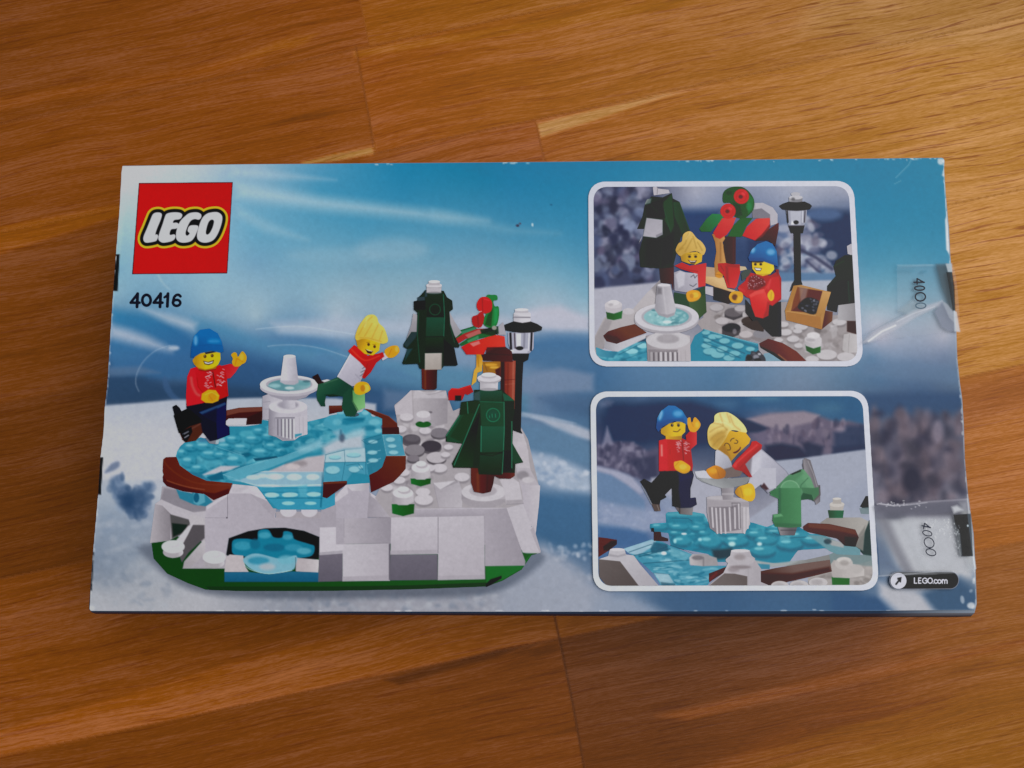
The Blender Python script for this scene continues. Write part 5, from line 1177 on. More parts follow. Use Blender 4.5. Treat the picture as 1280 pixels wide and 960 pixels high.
for nm, bb, ops in (
        ('printed_pond_rim', (744, 668, 776, 700), [("128,436 200,445 292,460 292,500 215,560 128,615", '#6e3424', .6), ("170,520 240,470 292,465 290,500 215,556 175,556", '#431a11', 1)]),
        ('printed_pond_rim', (814, 660, 838, 680), [("620,388 682,388 690,430 750,450 748,474 620,470", '#53201c', .6), ("570,330 620,340 625,392 570,380", '#17222e', 1)]),
        ('printed_pond_rim', (884, 704, 912, 732), [("1110,760 1290,690 1290,720 1115,838", '#5f2c1d', .6), ("1110,800 1180,740 1190,760 1115,838", '#7d2f1a', 1)])):
    q = Pic(nm, *bb, step=.6, clip=I2); q.F(730, 610, S7)
    for p_, c, b_ in ops:
        q.P(p_, c, b=b_)
    q.gam = GA; q.build(ph2, up(), CARD)
q = Pic('printed_pond_rim', 1003, 650, 1076, 686, step=.6, clip=I2); q.F(920, 610, S7)
q.P("596,342 640,310 830,320 1060,370 1092,440 1062,522 965,512 900,450 640,392 600,372", '#6a342b', g=('#4a2018', 0, 330, 0, 520)); q.P("640,315 830,322 1060,372 1080,420 900,380 650,350", '#7f4a3e', b=1.5, a=.7); q.P("965,430 1080,440 1062,522 965,512", '#3d1a16', b=1.2, a=.8)
q.gam = GA; q.build(ph2, up(), CARD)
q = Pic('printed_pond_rim', 948, 698, 1042, 734, step=.6, clip=I2); q.F(920, 610, S7)
q.P("218,740 350,712 600,670 835,638 852,740 660,788 470,830 300,872 218,830", '#5f3a33', g=('#7d625c', 300, 800, 500, 690)); q.P("218,760 500,760 830,700 850,742 660,788 300,872 218,832", '#4f1c16', b=2.5, a=.8)
for x, y, a in ((390, 850, 80), (560, 845, 84), (730, 820, 84)):
    q.E(x, y + 20, a, 44, '#c3bfc2'); q.E(x - 10, y + 18, a * .6, 26, '#aaa5a9', b=2, a=.7)
q.gam = GA; q.build(ph2, up(), CARD)

# white rocks in front
q = Pic('printed_snow_base', 746, 684, 828, 736, step=.6, clip=I2); q.F(730, 610, S7)
q.P("132,632 215,605 228,552 300,540 362,546 372,590 442,600 500,680 675,880 490,880 320,652", '#bebbc3', g=('#aeaab3', 400, 620, 620, 860)); q.P("132,634 320,652 495,880 210,880 136,790", '#706665', g=('#625857', 150, 640, 400, 860)); q.E(296, 548, 64, 14, '#cfcdd3', b=.8); q.P("222,585 300,600 370,580 372,600 300,616 218,606", '#9d99a2', b=1.2, a=.7)
q.gam = GA; q.build(ph2, up(), CARD)
q = Pic('printed_snow_base', 880, 684, 968, 736, step=.6, clip=I2); q.F(820, 640, S7)
q.P("455,662 600,540 642,452 618,422 660,388 668,342 832,342 850,390 882,412 862,472 930,502 932,622 1030,662", '#bfbac1', g=('#b0abb3', 640, 0, 900, 0)); q.P("462,662 608,545 700,548 812,572 812,662", '#7b7170', g=('#6d6362', 500, 640, 800, 580)); q.E(748, 432, 128, 40, '#bab5bc', b=.8); q.E(750, 345, 82, 14, '#cfccd1'); q.E(745, 400, 50, 26, '#968c90', b=2.5, a=.7); q.E(750, 490, 90, 16, '#8b8085', b=2, a=.8); q.E(690, 510, 50, 26, '#968c92', b=2.5, a=.7); q.L("820,500 820,660", 5, '#a39ea5', b=1, a=.6)
q.gam = GA; q.build(ph2, up(), CARD)

q = Pic('printed_fountain', 866, 586, 944, 670, step=.6, clip=I2); q.F(810, 580, 8)
q.P("588,330 730,318 1000,350 1022,600 965,692 700,692 620,642 590,480", '#b9b4bb', g=('#a7a1a9', 1000, 0, 590, 0)); q.P("590,335 730,318 740,365 1010,380 1010,430 820,420 600,430", '#a8a2aa', b=1); q.E(700, 340, 110, 20, '#b9b5bc', b=1.5)
q.P("605,430 830,425 920,395 932,655 900,660 690,694 622,640", '#8a838c', b=.9)
for a_, b_ in (((640, 440), (652, 630)), ((680, 445), (694, 692)), ((722, 445), (732, 692)), ((765, 450), (776, 690)), ((815, 440), (825, 664)), ((868, 440), (872, 642)), ((908, 400), (916, 642)), ((962, 440), (966, 690)), ((1000, 440), (998, 640))):
    q.L([a_, b_], 17, '#c6c1c8')
q.L("840,390 920,392 922,640", 6, '#5c555e', b=.7, a=.8); q.L("840,390 842,440", 5, '#5c555e', b=.7, a=.7); q.L("940,440 944,690", 7, '#938c95', a=.7)
q.P("732,235 858,235 852,358 748,358", '#aba6ad', g=('#8d878f', 860, 0, 740, 0)); q.L("740,300 855,300", 14, '#c0bcc2', b=1.5, a=.7)
q.P("468,76 560,66 640,90 800,150 1005,128 1032,120 992,190 932,216 832,238 742,242 640,212 540,176 490,140", '#a6a9ad', g=('#8f9296', 700, 240, 760, 150)); q.P("468,76 560,64 640,90 660,140 600,150 490,138", '#c6c7d2', b=.9); q.L("490,142 640,150 1000,134", 5, '#7f8488', a=.7); q.L("480,120 560,180 640,212", 5, '#6f7378', b=.9, a=.6)
q.gam = GA; q.build(ph2, up(), CARD)

q = Pic('printed_skater', 798, 504, 880, 646, step=.6, clip=I2); q.F(730, 485, S7)
q.P("810,1055 972,1050 962,1130 855,1120", '#6f686a', g=('#8d8a8e', 850, 0, 960, 0)); q.L("850,1060 850,1110", 10, '#3a3436', b=1, a=.7)
q.P("500,832 535,808 600,842 700,735 830,740 800,900 780,889 720,950 735,970 680,1000 672,1045 612,1035 545,900", '#17151f', g=('#232433', 560, 860, 760, 760)); q.P("500,832 535,808 580,836 545,872", '#2d2f36', b=.8); q.P("600,1028 672,1035 682,1094 628,1096", '#62534f', b=.7); q.L("515,870 600,1030", 10, '#8a8f9c', b=1, a=.8); q.L("650,1040 668,1090", 6, '#a09590', a=.7)
q.P("672,738 962,732 976,770 960,850 945,890 945,980 992,974 1002,1036 950,1062 850,1066 785,1050 780,800 690,790", '#131a36'); q.P("850,770 976,770 945,890 945,980 992,974 1002,1036 950,1062 860,1064 840,900", '#182a55', b=1.5); q.P("830,745 965,738 972,790 850,830", '#1d315e', b=1.5, a=.7); q.L("945,985 992,980", 5, '#2d447a', a=.7)
q.P("904,422 940,385 1002,388 1002,500 952,542 918,505", '#b81f25', g=('#cf3a3a', 920, 0, 1000, 0))
q.S("918,275 945,262 952,305 966,300 978,264 1000,268 1036,318 1022,360 985,392 940,380 922,330", '#e5a222'); q.L("952,300 970,340", 5, '#b87a12', b=.9, a=.7); q.E(1005, 325, 18, 26, '#f0b93c', b=1.5)
q.P("668,468 740,450 880,450 942,480 968,690 962,737 668,737", '#c2212a', g=('#b0181f', 740, 0, 960, 0)); q.P("668,468 740,455 745,735 668,737", '#cc2b31', b=1.5); q.L("690,510 692,600", 13, '#f0a59a', b=1.5, a=.8); q.L("765,545 765,590", 4, '#8f1218', a=.6)
r = np.random.default_rng(8)
for k in range(40):
    x = (812 + 48 * r.random()) if k % 2 else (885 + 45 * r.random()); y = 475 + 112 * r.random() - (15 if k % 2 else 0)
    q.L([(x, y), (x + 12, y - 4 + 9 * (k % 3 > 0))], 5, '#e0bfc4', b=.5, a=.8)
q.L("872,470 885,640", 8, '#6f1019', b=1, a=.7)
q.P("725,425 872,420 866,462 728,455", '#bb850f', g=('#dba81c', 850, 0, 740, 0))
q.P("684,365 760,315 850,295 902,320 900,390 862,426 780,432 712,422 686,392", '#e3bb1e', g=('#c4951a', 800, 0, 690, 0)); q.E(700, 392, 16, 20, '#c8991a', b=1.2)
for x in (783, 840):
    q.E(x, 331, 12, 13, '#33210a', b=.6); q.E(x + 4, 328, 3, 3, '#e8dcc0', b=.5); q.L([(x - 16, 312), (x + 12, 310)], 5, '#7a5a10', a=.8)
q.L("795,384 830,388 855,366", 6, '#4f280c', a=.9, sm=1)
q.P("640,355 650,270 690,200 750,155 810,158 872,200 918,272 916,332 882,302 800,294 700,340 660,390", '#1577c2', g=('#0d5aa3', 780, 200, 720, 360)); q.E(835, 228, 42, 28, '#66b0e4', b=3, a=.8); q.E(682, 245, 16, 44, '#8cc4ea', b=2.5, a=.8, rot=.3); q.P("650,330 740,280 880,270 916,332 882,302 800,294 700,340 660,390", '#0c529a', b=1.5, a=.5)
q.L("610,780 720,740", 6, '#2c3350', b=1, a=.6)
q.S("800,662 830,650 868,645 915,672 946,702 932,745 880,760 812,722", '#e8aa24'); q.E(880, 700, 34, 24, '#f0bd40', b=1.5); q.L("812,690 840,660", 5, '#b87a10', b=1, a=.7); q.L("800,715 880,755 930,740", 6, '#c48512', b=1.2, a=.6)
q.gam = GA; q.build(ph2, up(), CARD)

q = Pic('printed_skater', 880, 510, 1030, 672, step=.6, clip=I2); q.F(850, 490, 8)
q.P("355,590 375,575 440,600 480,640 512,700 520,745 450,790 400,790 350,725", '#bfc0cc', g=('#a5a6b4', 400, 640, 500, 720)); q.P("440,770 560,740 625,800 600,842 450,862", '#7d6d6a', b=1.2)
q.S("262,785 300,755 350,735 400,748 455,792 445,850 400,868 345,868 300,845", '#dd901e', g=('#b56c12', 320, 780, 430, 850)); q.E(330, 790, 44, 26, '#eba835', b=2, a=.8); q.L("365,760 395,850", 6, '#a5620e', b=1.2, a=.6)
q.F(920, 485, S7)
q.P("590,682 612,625 662,640 690,740 748,930 740,990 690,1000 680,900 650,760 600,730", '#86828a', g=('#5f5a60', 700, 760, 620, 800)); 
q.P("320,930 440,790 500,760 580,722 640,730 690,850 730,940 735,960 690,1002 675,945 600,925 560,1000 380,985 300,950", '#4f8560', g=('#5f9870', 420, 920, 560, 760))
q.P("560,1000 600,925 675,945 690,1002 640,990", '#2f5a40', b=1.5, a=.8); q.P("575,745 640,732 690,850 720,940 660,930 620,860", '#6ba37a', b=2, a=.6); q.P("440,792 500,762 580,725 600,760 520,830 400,900", '#4a8059', b=2.5, a=.6)
q.P("596,640 618,622 655,642 690,740 750,930 748,1010 712,1040 700,1000 718,940 664,800 606,728", '#78737b', b=.8, g=('#a19da4', 690, 780, 620, 800)); q.L("640,650 690,770 735,930", 6, '#b9b6bc', b=.9, a=.7)
q.E(480, 905, 84, 82, '#5f9a70', b=1); q.ring(480, 905, 84, 82, 6, '#8abb95', b=1, a=.85); q.L("396,900 400,960", 8, '#2f5a40', b=1.2, a=.7); q.L("560,930 580,860 640,800", 5, '#315e43', b=1, a=.8)
q.P("485,765 580,725 575,742 500,772", '#1a2a22', b=.8)
q.F(920, 610, S7)
q.P("370,345 545,345 522,420 395,420", '#6c666e', g=('#8f8a90', 480, 0, 400, 0)); q.L("400,375 530,375", 8, '#46414a', b=1, a=.7)
q.P("290,30 392,0 388,92 330,70", '#3d764d'); q.P("378,0 576,0 582,345 470,352 350,342 324,290 330,236 378,230", '#4b8a5c', g=('#3f7a50', 560, 0, 400, 0)); q.P("378,0 400,0 400,230 378,235", '#37684a', b=1, a=.7); q.P("330,236 400,228 420,250 340,262", '#68a577', b=1, a=.8); q.P("345,310 580,320 582,345 470,352 350,342", '#356647', b=1.5, a=.6)
q.P("575,-5 690,0 742,-10 745,60 695,112 682,62 600,44", '#467a56', b=.7); q.L("742,-20 745,60 695,112", 14, '#6a6468', b=.8)
q.F(850, 490, 8)
q.P("640,722 722,640 812,568 920,662 1062,790 1080,832 950,960 880,1010 810,920 735,915 688,880 722,840", '#bfbfce', g=('#a7a7b8', 760, 720, 960, 900)); q.P("640,722 722,640 712,830 690,800", '#77717c', b=1.5, a=.7); q.L("812,572 920,662 1062,790 1085,825", 7, '#85869a', b=1.2, a=.8); q.L("720,845 690,885 740,915 810,925 880,1010", 8, '#77788c', b=1.5, a=.8); q.P("690,880 760,850 860,960 880,1010 810,925 735,918", '#8b8c9e', b=4, a=.6); q.P("720,700 812,600 800,830 740,900 700,880", '#cfcfda', b=3, a=.6)
q.F(810, 580, 8)
q.P("1000,190 1040,120 1120,40 1280,40 1280,240 1200,255 1130,200 1072,248", '#bdbdcb'); q.P("1128,225 1160,188 1208,250 1180,262", '#54353c', b=1.2)
q.S("872,292 900,232 975,205 1022,192 1062,232 1072,325 1032,374 950,352", '#e6b51e', g=('#c48a12', 960, 270, 890, 280)); q.E(1000, 280, 44, 40, '#f0c838', b=2, a=.8); q.L("925,240 950,330", 7, '#a8760e', b=1.2, a=.6)
q.F(850, 490, 8)
q.P("440,482 480,380 560,400 640,385 706,470 692,512 582,612 512,692 480,640 380,570", '#dfae29', g=('#c08c1c', 620, 460, 470, 640)); q.P("380,570 440,520 500,640 512,692 480,640", '#a97414', b=1.5, a=.7)
q.P("520,742 562,680 702,540 720,495 760,488 822,530 812,572 730,642 652,722 722,850 690,852 620,792 550,776", '#c3232a', g=('#a3161d', 640, 620, 720, 720)); q.L("560,715 640,640 770,530", 13, '#e65c52', b=2, a=.7); q.L("600,760 700,650 800,560", 7, '#8a0f15', b=1.5, a=.6); q.E(550, 735, 20, 20, '#e04a44', b=2, a=.7)
for p_ in ("447,535 452,518 472,512 495,530 502,556", "475,580 500,578 506,560", "505,492 515,472 540,462", "545,512 570,512 578,492 560,480"):
    q.L(p_, 7, '#3d2607', a=.9, sm=1)
q.S("530,605 560,592 590,570 604,548 606,566 580,600 548,614", '#6d1a12', b=.7)
q.S("345,240 380,210 430,202 485,206 560,250 640,330 670,400 625,402 560,385 500,390 455,470 380,570 330,562 285,510 275,400 300,330 340,300", '#dabd64', g=('#e8d68c', 350, 480, 440, 280)); q.P("300,460 380,400 470,370 455,470 380,568 325,552", '#bd8f35', b=4, a=.7)
for p_ in ("340,310 420,330 470,380", "300,400 360,360 430,340", "305,480 350,430 420,400", "330,540 390,470 450,440", "400,220 430,320", "500,240 540,330 600,380", "470,215 500,300"):
    q.L(p_, 8, '#a98236', b=2, a=.5, sm=1)
q.L("360,300 450,310 520,350", 9, '#f2e6ae', b=2, a=.6, sm=1); q.L("420,230 470,290", 9, '#f2e6ae', b=2, a=.5)
q.gam = GA; q.build(ph2, up(), CARD)

# ================================================================ web badge, batch codes, tapes
wb = Pic('web_badge', 1110, 712, 1202, 740, .5)
wb.F(1080, 600, 5.333)
wb.L("228,670 574,668", 118, '#8f96a8', b=.8); wb.L("228,670 574,668", 111, '#141317', b=.5)
badge = wb.build(box, up(), CARD)
ar = Pic('arrow_button', 1112, 714, 1136, 738, .5); ar.F(1080, 600, 5.333)
ar.E(230, 672, 53, 53, '#cacbd7', b=.5); ar.L("214,694 242,658", 12, '#16161b', b=.5); ar.P("222,652 251,646 246,684 236,680 239,664 222,664", '#16161b', b=.5)
ar.build(badge, up(), CARD)
tx = Pic('lettering', 1140, 718, 1190, 734, .4); tx.F(1080, 600, 5.333)
for p_, s_ in (("336,653 336,688 352,688", 0), ("379,653 364,653 364,688 380,688", 0), ("364,670 377,670", 0), ("419,661 406,653 393,660 390,672 394,683 406,689 419,684 419,671 409,671", 0),
               ("487,668 478,664 470,668 468,676 471,685 479,689 487,685", 1), ("522,689 522,664", 0), ("522,670 530,664 538,670 538,689", 0), ("538,670 546,664 554,670 554,689", 0), ("461,688 461.1,688", 0)):
    tx.L(p_, 7.2, '#c9cad6', b=.45, sm=s_)
tx.ring(441, 671, 15, 17.5, 7.2, '#c9cad6'); tx.ring(503, 677, 11, 12, 7.2, '#c9cad6')
tx.build(badge, up(), CARD)

def film(q, pts, a, col='#aeb4bd', b=.8):
    q.P(pts, col, a=a, b=b)


def finish(q):
    return q.build(box, up(), TAPE, alpha=True, level=.05)


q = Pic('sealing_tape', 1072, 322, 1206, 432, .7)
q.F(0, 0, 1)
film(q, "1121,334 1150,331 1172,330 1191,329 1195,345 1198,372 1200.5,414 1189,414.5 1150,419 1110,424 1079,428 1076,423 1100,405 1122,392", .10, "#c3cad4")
q.F(1080, 300, 5.336)
q.P("478,160 545,158 578,300 600,470 575,465 515,310", '#4d5458', a=.55, b=2); q.P("545,158 585,158 590,215 560,215", '#b5bfc6', a=.8, b=1)
q.P("549,214 588,214 604,310 609,470 592,474 566,310", '#20272a', a=.92, b=.8)
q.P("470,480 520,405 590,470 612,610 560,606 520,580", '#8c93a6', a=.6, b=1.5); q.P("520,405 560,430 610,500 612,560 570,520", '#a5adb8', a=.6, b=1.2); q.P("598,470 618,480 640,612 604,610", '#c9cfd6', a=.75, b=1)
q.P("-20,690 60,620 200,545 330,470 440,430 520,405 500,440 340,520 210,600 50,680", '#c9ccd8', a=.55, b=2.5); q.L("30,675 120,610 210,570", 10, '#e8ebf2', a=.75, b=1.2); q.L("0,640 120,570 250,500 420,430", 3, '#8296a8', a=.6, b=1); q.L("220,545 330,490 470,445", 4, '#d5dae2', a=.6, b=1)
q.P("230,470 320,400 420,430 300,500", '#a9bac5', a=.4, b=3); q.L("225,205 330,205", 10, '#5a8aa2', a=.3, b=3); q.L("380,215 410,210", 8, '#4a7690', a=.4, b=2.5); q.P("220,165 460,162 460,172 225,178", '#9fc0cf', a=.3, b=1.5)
for x, y in ((520, 875), (515, 890)):
    q.E(x, y, 5, 10, '#d5dae2', a=.8)
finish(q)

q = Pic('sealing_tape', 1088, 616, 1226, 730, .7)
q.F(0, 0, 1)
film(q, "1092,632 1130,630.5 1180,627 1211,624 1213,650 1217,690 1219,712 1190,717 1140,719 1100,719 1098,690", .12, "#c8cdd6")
q.F(1080, 600, 5.333)
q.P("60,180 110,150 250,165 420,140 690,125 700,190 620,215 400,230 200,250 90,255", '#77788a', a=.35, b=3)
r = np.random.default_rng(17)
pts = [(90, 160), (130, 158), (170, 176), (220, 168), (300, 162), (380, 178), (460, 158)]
q.L("88,158 200,170 420,146 690,128", 9, '#aaa8b6', a=.55, b=1.5); q.L("100,157 140,163 200,172", 5, '#dcdce4', a=.6, b=.8); q.L("200,172 300,166 420,150", 4, '#c9c9d2', a=.55, b=1); q.P("640,150 690,140 735,600 700,600", '#dfe4ea', a=.28, b=5); q.P("250,250 330,240 470,620 400,620", '#d5dae2', a=.15, b=6)  # the two wide pale strips are glare painted into the film
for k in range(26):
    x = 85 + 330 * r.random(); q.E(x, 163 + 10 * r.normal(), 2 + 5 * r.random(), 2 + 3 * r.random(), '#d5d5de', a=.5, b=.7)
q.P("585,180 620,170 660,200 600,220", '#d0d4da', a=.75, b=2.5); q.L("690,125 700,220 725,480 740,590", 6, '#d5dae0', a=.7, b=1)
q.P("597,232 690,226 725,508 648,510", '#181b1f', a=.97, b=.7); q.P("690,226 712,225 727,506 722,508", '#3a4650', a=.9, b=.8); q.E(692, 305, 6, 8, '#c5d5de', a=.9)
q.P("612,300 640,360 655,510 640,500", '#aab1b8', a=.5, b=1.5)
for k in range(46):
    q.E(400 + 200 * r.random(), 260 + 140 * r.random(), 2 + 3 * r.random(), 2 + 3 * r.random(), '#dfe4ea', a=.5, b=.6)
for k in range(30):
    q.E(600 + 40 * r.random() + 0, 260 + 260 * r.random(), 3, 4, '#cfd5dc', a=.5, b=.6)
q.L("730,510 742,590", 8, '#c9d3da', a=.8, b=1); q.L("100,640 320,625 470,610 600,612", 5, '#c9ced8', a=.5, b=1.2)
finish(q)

b1 = Pic('batch_code', 1138, 344, 1162, 392, .5); b1.F(1080, 300, 5.336)
b1.L("333,282 402,282", 9, '#182636', b=.5); b1.L("400,283 354,257 354,295", 9, '#182636', b=.5)
b1.ring(371, 321, 33, 14, 9.5, '#182636'); b1.ring(376, 379, 34, 28, 9.5, '#182636'); b1.ring(379, 438, 34, 18, 8, '#4f6678', a=.9)
b1.build(box, up(), CARD)
b2 = Pic('batch_code', 1150, 650, 1174, 700, .5); b2.F(1080, 600, 5.333)
b2.L("386,304 444,318", 7, '#24303e', b=.5); b2.L("441,318 404,288 396,326", 7, '#24303e', b=.5)
t_ = np.linspace(0, 2 * math.pi, 25)[:-1]
for cx_, cy_, a, b_ in ((422, 355, 31, 17), (434, 418, 33, 33), (446, 482, 33, 22)):
    b2.L(np.stack([cx_ + a * np.cos(t_) , cy_ + b_ * np.sin(t_) + .2 * a * np.cos(t_)], 1), 6.5, '#24303e', b=.5, closed=True)
b2.build(box, up(), CARD)



# ================================================================ the oak table
def wood_material():
    m, b, l = new_mat('oiled_oak')
    at = N(m, 'ShaderNodeVertexColor', layer_name='Col')
    sd = N(m, 'ShaderNodeAttribute', attribute_name='stave')
    tc = N(m, 'ShaderNodeTexCoord')
    mp = N(m, 'ShaderNodeMapping'); mp.inputs['Rotation'].default_value = (0, 0, -math.radians(12.0))
    l.new(tc.outputs['Object'], mp.inputs['Vector'])
    ad = N(m, 'ShaderNodeVectorMath', operation='ADD')
    l.new(mp.outputs['Vector'], ad.inputs[0]); l.new(sd.outputs['Vector'], ad.inputs[1])
    # slow bend of the grain
    wn = N(m, 'ShaderNodeTexNoise'); wn.inputs['Scale'].default_value = 9; wn.inputs['Detail'].default_value = 2
    l.new(ad.outputs['Vector'], wn.inputs['Vector'])
    sc = N(m, 'ShaderNodeVectorMath', operation='MULTIPLY_ADD')
    sc.inputs[1].default_value = (0.0, 0.012, 0.0)
    l.new(wn.outputs['Color'], sc.inputs[0]); l.new(ad.outputs['Vector'], sc.inputs[2])

    def streak(sx, sy, det, dist=0.0):
        s = N(m, 'ShaderNodeVectorMath', operation='MULTIPLY'); s.inputs[1].default_value = (sx, sy, 1)
        l.new(sc.outputs['Vector'], s.inputs[0])
        n = N(m, 'ShaderNodeTexNoise'); n.inputs['Scale'].default_value = 1; n.inputs['Detail'].default_value = det
        n.inputs['Distortion'].default_value = dist
        l.new(s.outputs['Vector'], n.inputs['Vector'])
        return n.outputs['Fac']

    def rng_(v, a, b_, c, d):
        r = N(m, 'ShaderNodeMapRange'); r.inputs['From Min'].default_value = a; r.inputs['From Max'].default_value = b_
        r.inputs['To Min'].default_value = c; r.inputs['To Max'].default_value = d
        l.new(v, r.inputs['Value']); return r.outputs['Result']

    def mul(a, c):
        x = N(m, 'ShaderNodeMath', operation='MULTIPLY'); l.new(a, x.inputs[0])
        if isinstance(c, float):
            x.inputs[1].default_value = c
        else:
            l.new(c, x.inputs[1])
        return x.outputs[0]
    fig = rng_(streak(7, 60, 5, .3), .3, .7, .88, 1.12)          # broad figure
    mid = rng_(streak(16, 300, 4, .1), .3, .7, .90, 1.10)        # year rings
    fib = rng_(streak(55, 1500, 4), .3, .7, .86, 1.14)           # fibres
    por = rng_(streak(48, 1150, 3, .4), .57, .66, 0.0, 1.0)           # open pores
    fle = rng_(streak(380, 2800, 2), .3, .7, .89, 1.11)          # flecks
    dark = rng_(streak(14, 160, 3, .5), .64, .78, 0.0, 0.5)
    pf = mul(por, at.outputs['Alpha'])
    inv2 = N(m, 'ShaderNodeMath', operation='MULTIPLY_ADD'); l.new(dark, inv2.inputs[0]); inv2.inputs[1].default_value = -0.7; inv2.inputs[2].default_value = 1
    v = mul(mul(mul(fig, mid), mul(fib, fle)), inv2.outputs[0])
    mx = N(m, 'ShaderNodeVectorMath', operation='MULTIPLY')
    l.new(at.outputs['Color'], mx.inputs[0]); l.new(v, mx.inputs[1])
    pm = N(m, 'ShaderNodeMix', data_type='RGBA', blend_type='MULTIPLY')
    pm.inputs['B'].default_value = (.60, .42, .30, 1)
    l.new(mul(pf, .95), pm.inputs['Factor']); l.new(mx.outputs['Vector'], pm.inputs['A'])
    # thin places are redder
    hs = N(m, 'ShaderNodeHueSaturation')
    l.new(pm.outputs['Result'], hs.inputs['Color']); l.new(rng_(v, .7, 1.2, 1.12, .95), hs.inputs['Saturation'])
    l.new(hs.outputs['Color'], b.inputs['Base Color'])
    bp = N(m, 'ShaderNodeBump'); bp.inputs['Strength'].default_value = .2; bp.inputs['Distance'].default_value = .0006
    l.new(v, bp.inputs['Height']); l.new(bp.outputs['Normal'], b.inputs['Normal'])
    l.new(rng_(v, .7, 1.2, .52, .40), b.inputs['Roughness'])
    b.inputs['Specular IOR Level'].default_value = .22
    return m


T = Pic('tabletop', -90, -90, 1370, 1050, 2.0)
T.C[:] = hx('#7a4a22'); T.A[:] = 1
SL = -0.21                            # the staves climb to the right


def stave(n0, n1, x0, x1, c0, c1, b=1.2, a=1, xa=None, xb=None):
    """a strip between the seams n0 and n1 (rows at x = 0) from butt joint to butt joint"""
    def pt(x, n):
        # joints run square to the seams; x is given on the seam n0
        return (x + (n - n0) * .2, n + SL * (x + (n - n0) * .2))
    T.P([pt(x0, n0), pt(x1, n0), pt(x1, n1), pt(x0, n1)], c0, b=b, a=a, g=(c1, xa if xa is not None else x0, 0, xb if xb is not None else x1, 0))
    j, i = np.mgrid[0:T.X.shape[0], 0:T.X.shape[1]]
    n = T.Y - SL * T.X; u = T.X - (n - n0) * .2
    STV[(n >= n0) & (n < n1) & (u >= x0) & (u < x1)] = rng.random(3) * 7


STV = np.zeros(T.X.shape + (3,))

stave(-900, -80, -2500, 3500, '#774420', '#a87b4b', xa=200, xb=1200)  # staves pale to the right: tan wood plus some window sheen painted in
stave(-80, 155, -2500, 415, '#6a3a1a', '#7f4922', xa=0, xb=420)
stave(-80, 155, 415, 3500, '#8a5428', '#a5784a', xa=440, xb=1150)
stave(155, 290, -2500, 444, '#703a19', '#80451f', xa=0, xb=440)
stave(155, 290, 444, 3500, '#8a5025', '#aa7a45', xa=460, xb=1250)
stave(290, 505, -2500, 669, '#6a3114', '#88491f', xa=0, xb=660)
stave(290, 505, 669, 3500, '#8f5526', '#b98649', xa=690, xb=1200)
stave(505, 724, -2500, 420, '#5d2912', '#6f3a1a', xa=0, xb=300)
stave(505, 724, 420, 3500, '#a06a35', '#be8a4c', xa=600, xb=1250)
stave(724, 945, -2500, 655, '#74391a', '#7f4520', xa=0, xb=650)
stave(724, 945, 655, 3500, '#8a5526', '#a8692f', xa=700, xb=1260)
stave(945, 1160, -2500, 698, '#63300f', '#6f3d1c', xa=0, xb=690)
stave(945, 1160, 698, 3500, '#5c2f12', '#8c5a2a', xa=850, xb=1250)
stave(1160, 1420, -2500, 400, '#5f2f14', '#6a3a1c', xa=0, xb=400)
stave(1160, 1420, 400, 3500, '#643616', '#8f602f', xa=500, xb=1250)
stave(1420, 2400, -2500, 3500, '#6a3a1a', '#8a5a30', xa=0, xb=1250)
# pale sapwood
T.P("-400,372 0,283 150,255 300,225 470,180 470,192 380,204 150,270 0,318 -400,430", '#93602f', b=2.5, a=.75, g=('#a06a36', 0, 0, 460, 0))
T.P("375,203 420,192 466,184 469,193 430,200 380,206", '#c68d60', b=1.5, a=1)
T.P("671,155 700,147 760,133 820,118 866,112 830,122 790,135 740,152 700,164 676,172", '#c89266', b=2, a=1)
T.P("-400,1010 0,913 160,868 320,820 540,768 760,700 700,795 640,810 480,842 280,886 0,947 -400,1030", '#8a5426', b=2.5, a=.85, g=('#965d2c', 0, 0, 560, 0))
T.P("440,64 520,50 640,32 900,-10 900,0 640,42 520,60 442,72", '#a06c38', b=3, a=.6)
T.P("230,92 300,70 350,50 400,40 380,56 310,74 260,90", '#9a6430', b=4, a=.6)
T.P("-100,140 60,112 200,92 330,70 330,84 200,104 60,126 -100,160", '#85491f', b=5, a=.6)
# heart streaks, knots and broad soft patches
T.P("480,850 520,838 570,826 620,812 660,806 620,822 560,838 500,856", '#3f200c', b=3, a=.75)
T.P("640,818 664,806 674,802 660,812", '#4a2a10', b=2, a=.7)
T.P("1120,505 1190,480 1290,462 1400,430 1400,480 1290,505 1200,535 1120,560", '#8a4f22', b=14, a=.7)
T.P("820,895 960,862 1060,838 1200,815 1290,795 1290,806 1150,835 1000,868 860,900", '#8f5522', b=5, a=.7)
T.P("820,985 960,930 1060,898 1180,873 1290,852 1400,830 1400,1040 800,1040", '#94622f', b=12, a=.55)
T.P("1000,905 1090,890 1190,868 1100,898 1010,915", '#5f3312', b=3, a=.6)
T.P("1020,-20 1290,-60 1290,60 1100,60 1000,40", '#a98252', b=20, a=.6)  # soft patch across the seams: window sheen put into the wood colour
T.L("445,58 452,95 460,140 468,193", 1.6, '#4a260f', b=1.5, a=.5)
T.L("671,155 676,180 682,203", 1.6, '#5a3012', b=1.5, a=.5)
T.L("692,765 704,820 716,880 731,965", 2.2, '#331809', b=1.6, a=.8)
for n0_, x0_, x1_ in ((290, 150, 1290), (724, -20, 130), (945, -20, 700), (505, 1190, 1300), (724, 1205, 1300), (155, -20, 1290)):
    T.L([(x0_, n0_ + SL * x0_), (x1_, n0_ + SL * x1_)], 1.2, '#40200c', b=1.5, a=.3)

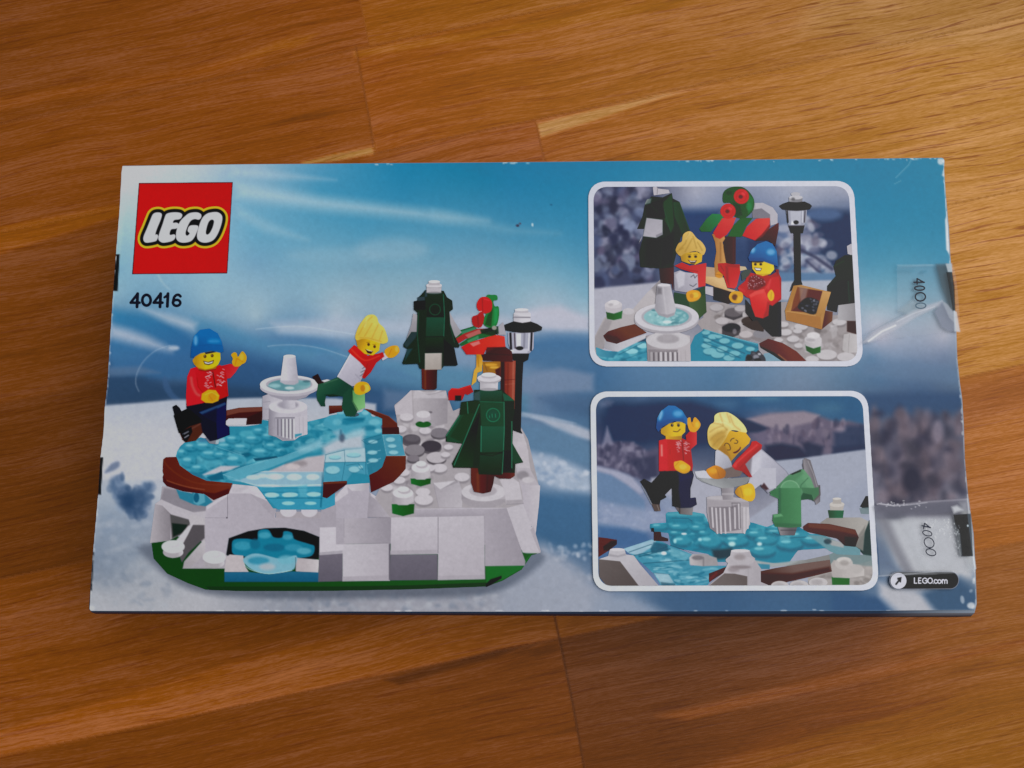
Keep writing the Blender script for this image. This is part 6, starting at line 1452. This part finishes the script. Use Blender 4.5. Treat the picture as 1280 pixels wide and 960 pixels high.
n_ = T.Y - SL * T.X
pore = .5 + .5 * np.clip((T.X - 780) / 300, 0, 1) * np.clip((760 - n_) / 120, 0, 1)
T.A[:] = 1
T.C = np.clip(T.C, 0, 1)
Vx = plane(T.X, T.Y, 0.0)
h_, w_ = T.X.shape
co = Vx.reshape(-1, 3)
idx = np.arange(h_ * w_).reshape(h_, w_)
quads = np.stack([idx[:-1, :-1], idx[1:, :-1], idx[1:, 1:], idx[:-1, 1:]], -1).reshape(-1, 4)
edge = np.concatenate([idx[0, :], idx[1:, -1], idx[-1, -2::-1], idx[-2:0:-1, 0]])
outer = co[edge] * 6.0
ne = len(edge)
oi = np.arange(ne) + len(co)
ringq = np.stack([edge, np.roll(edge, -1), np.roll(oi, -1), oi], 1)
allc = np.vstack([co, outer]); allq = np.vstack([quads, ringq])
me = bpy.data.meshes.new('tabletop')
me.vertices.add(len(allc)); me.vertices.foreach_set('co', allc.astype(np.float32).ravel())
me.loops.add(allq.size); me.loops.foreach_set('vertex_index', allq.astype(np.int32).ravel())
me.polygons.add(len(allq)); me.polygons.foreach_set('loop_start', (np.arange(len(allq)) * 4).astype(np.int32))
me.update(calc_edges=True); me.validate()
tt = np.clip((T.X - 130) / 1080, -.6, 1.6); tv = 0.5 - (T.Y - 200) / 560
kT = .45 + .25 * tt + .08 * tt ** 2 + .04 * np.clip(tv, -1, 1) + .065 * tt * np.clip(tv, -1, 1)
vT = .006 + .012 * np.clip(tt, 0, 1.2)
sm = T.C.copy()
for ax in (0, 1):
    for rep in range(3):
        c_ = np.cumsum(np.pad(sm, [(61, 60) if ax == 0 else (0, 0), (61, 60) if ax == 1 else (0, 0), (0, 0)], mode='edge'), ax)
        sm = (np.take(c_, range(121, c_.shape[ax]), ax) - np.take(c_, range(0, c_.shape[ax] - 121), ax)) / 121
tone = np.clip((T.C * .66 + sm * .34) * np.array([1.0, .972, .97]), 0, 1)
alb = np.clip((lin(tone) - vT[..., None]) / kT[..., None], .006, .6) * (1.12 - .06 * np.clip(tt, 0, 1))[..., None]
alb[..., 1] = np.maximum(alb[..., 1], .27 * alb[..., 0])
alb[..., 2] = np.clip((.70 + .22 * np.clip(tt, 0, 1)) * alb[..., 2] - .003, .03 * alb[..., 0], .34 * alb[..., 1])
cc = np.concatenate([alb, pore[..., None]], -1).reshape(-1, 4)
cc = np.vstack([cc, cc[edge]])
a_ = me.color_attributes.new('Col', 'FLOAT_COLOR', 'POINT'); a_.data.foreach_set('color', cc.astype(np.float32).ravel())
sv = STV.reshape(-1, 3); sv = np.vstack([sv, sv[edge]])
a_ = me.attributes.new('stave', 'FLOAT_VECTOR', 'POINT'); a_.data.foreach_set('vector', sv.astype(np.float32).ravel())
me.materials.append(wood_material())
tab = bpy.data.objects.new('tabletop', me); COL.objects.link(tab)
tab['kind'] = 'structure'; tab['label'] = 'oiled oak table top of glued staves with warm brown grain'

# ================================================================ light and camera
sc = bpy.context.scene
w = bpy.data.worlds.new('World'); sc.world = w; w.use_nodes = True
bg = w.node_tree.nodes['Background']; bg.inputs['Color'].default_value = (.80, .88, 1.0, 1); bg.inputs['Strength'].default_value = 0.20
ld = bpy.data.lights.new('window_light', 'AREA'); ld.shape = 'RECTANGLE'; ld.size = .7; ld.size_y = .7
ld.energy = 3.7; ld.color = (1.0, .985, .97)
lo = bpy.data.objects.new('window_light', ld); COL.objects.link(lo)
from mathutils import Vector
lo.location = (.34, .12, .60)
lo.rotation_euler = (Vector((0, 0, .03)) - lo.location).to_track_quat('-Z', 'Y').to_euler()
cam = bpy.data.cameras.new('camera'); cam.sensor_fit = 'HORIZONTAL'; cam.sensor_width = 36; cam.lens = 36 * FPX / 1280
cam.clip_start = .01; cam.clip_end = 50
co_ = bpy.data.objects.new('camera', cam); COL.objects.link(co_)
M4 = Matrix(CAM_R.T.tolist()).to_4x4(); M4.translation = Vector(CAM_POS.tolist())
co_.matrix_world = M4
sc.camera = co_
sc.view_settings.view_transform = 'Standard'; sc.view_settings.look = 'None'; sc.view_settings.exposure = 0; sc.view_settings.gamma = 1
sc.cycles.transparent_max_bounces = 24
sc.cycles.filter_width = 1.5
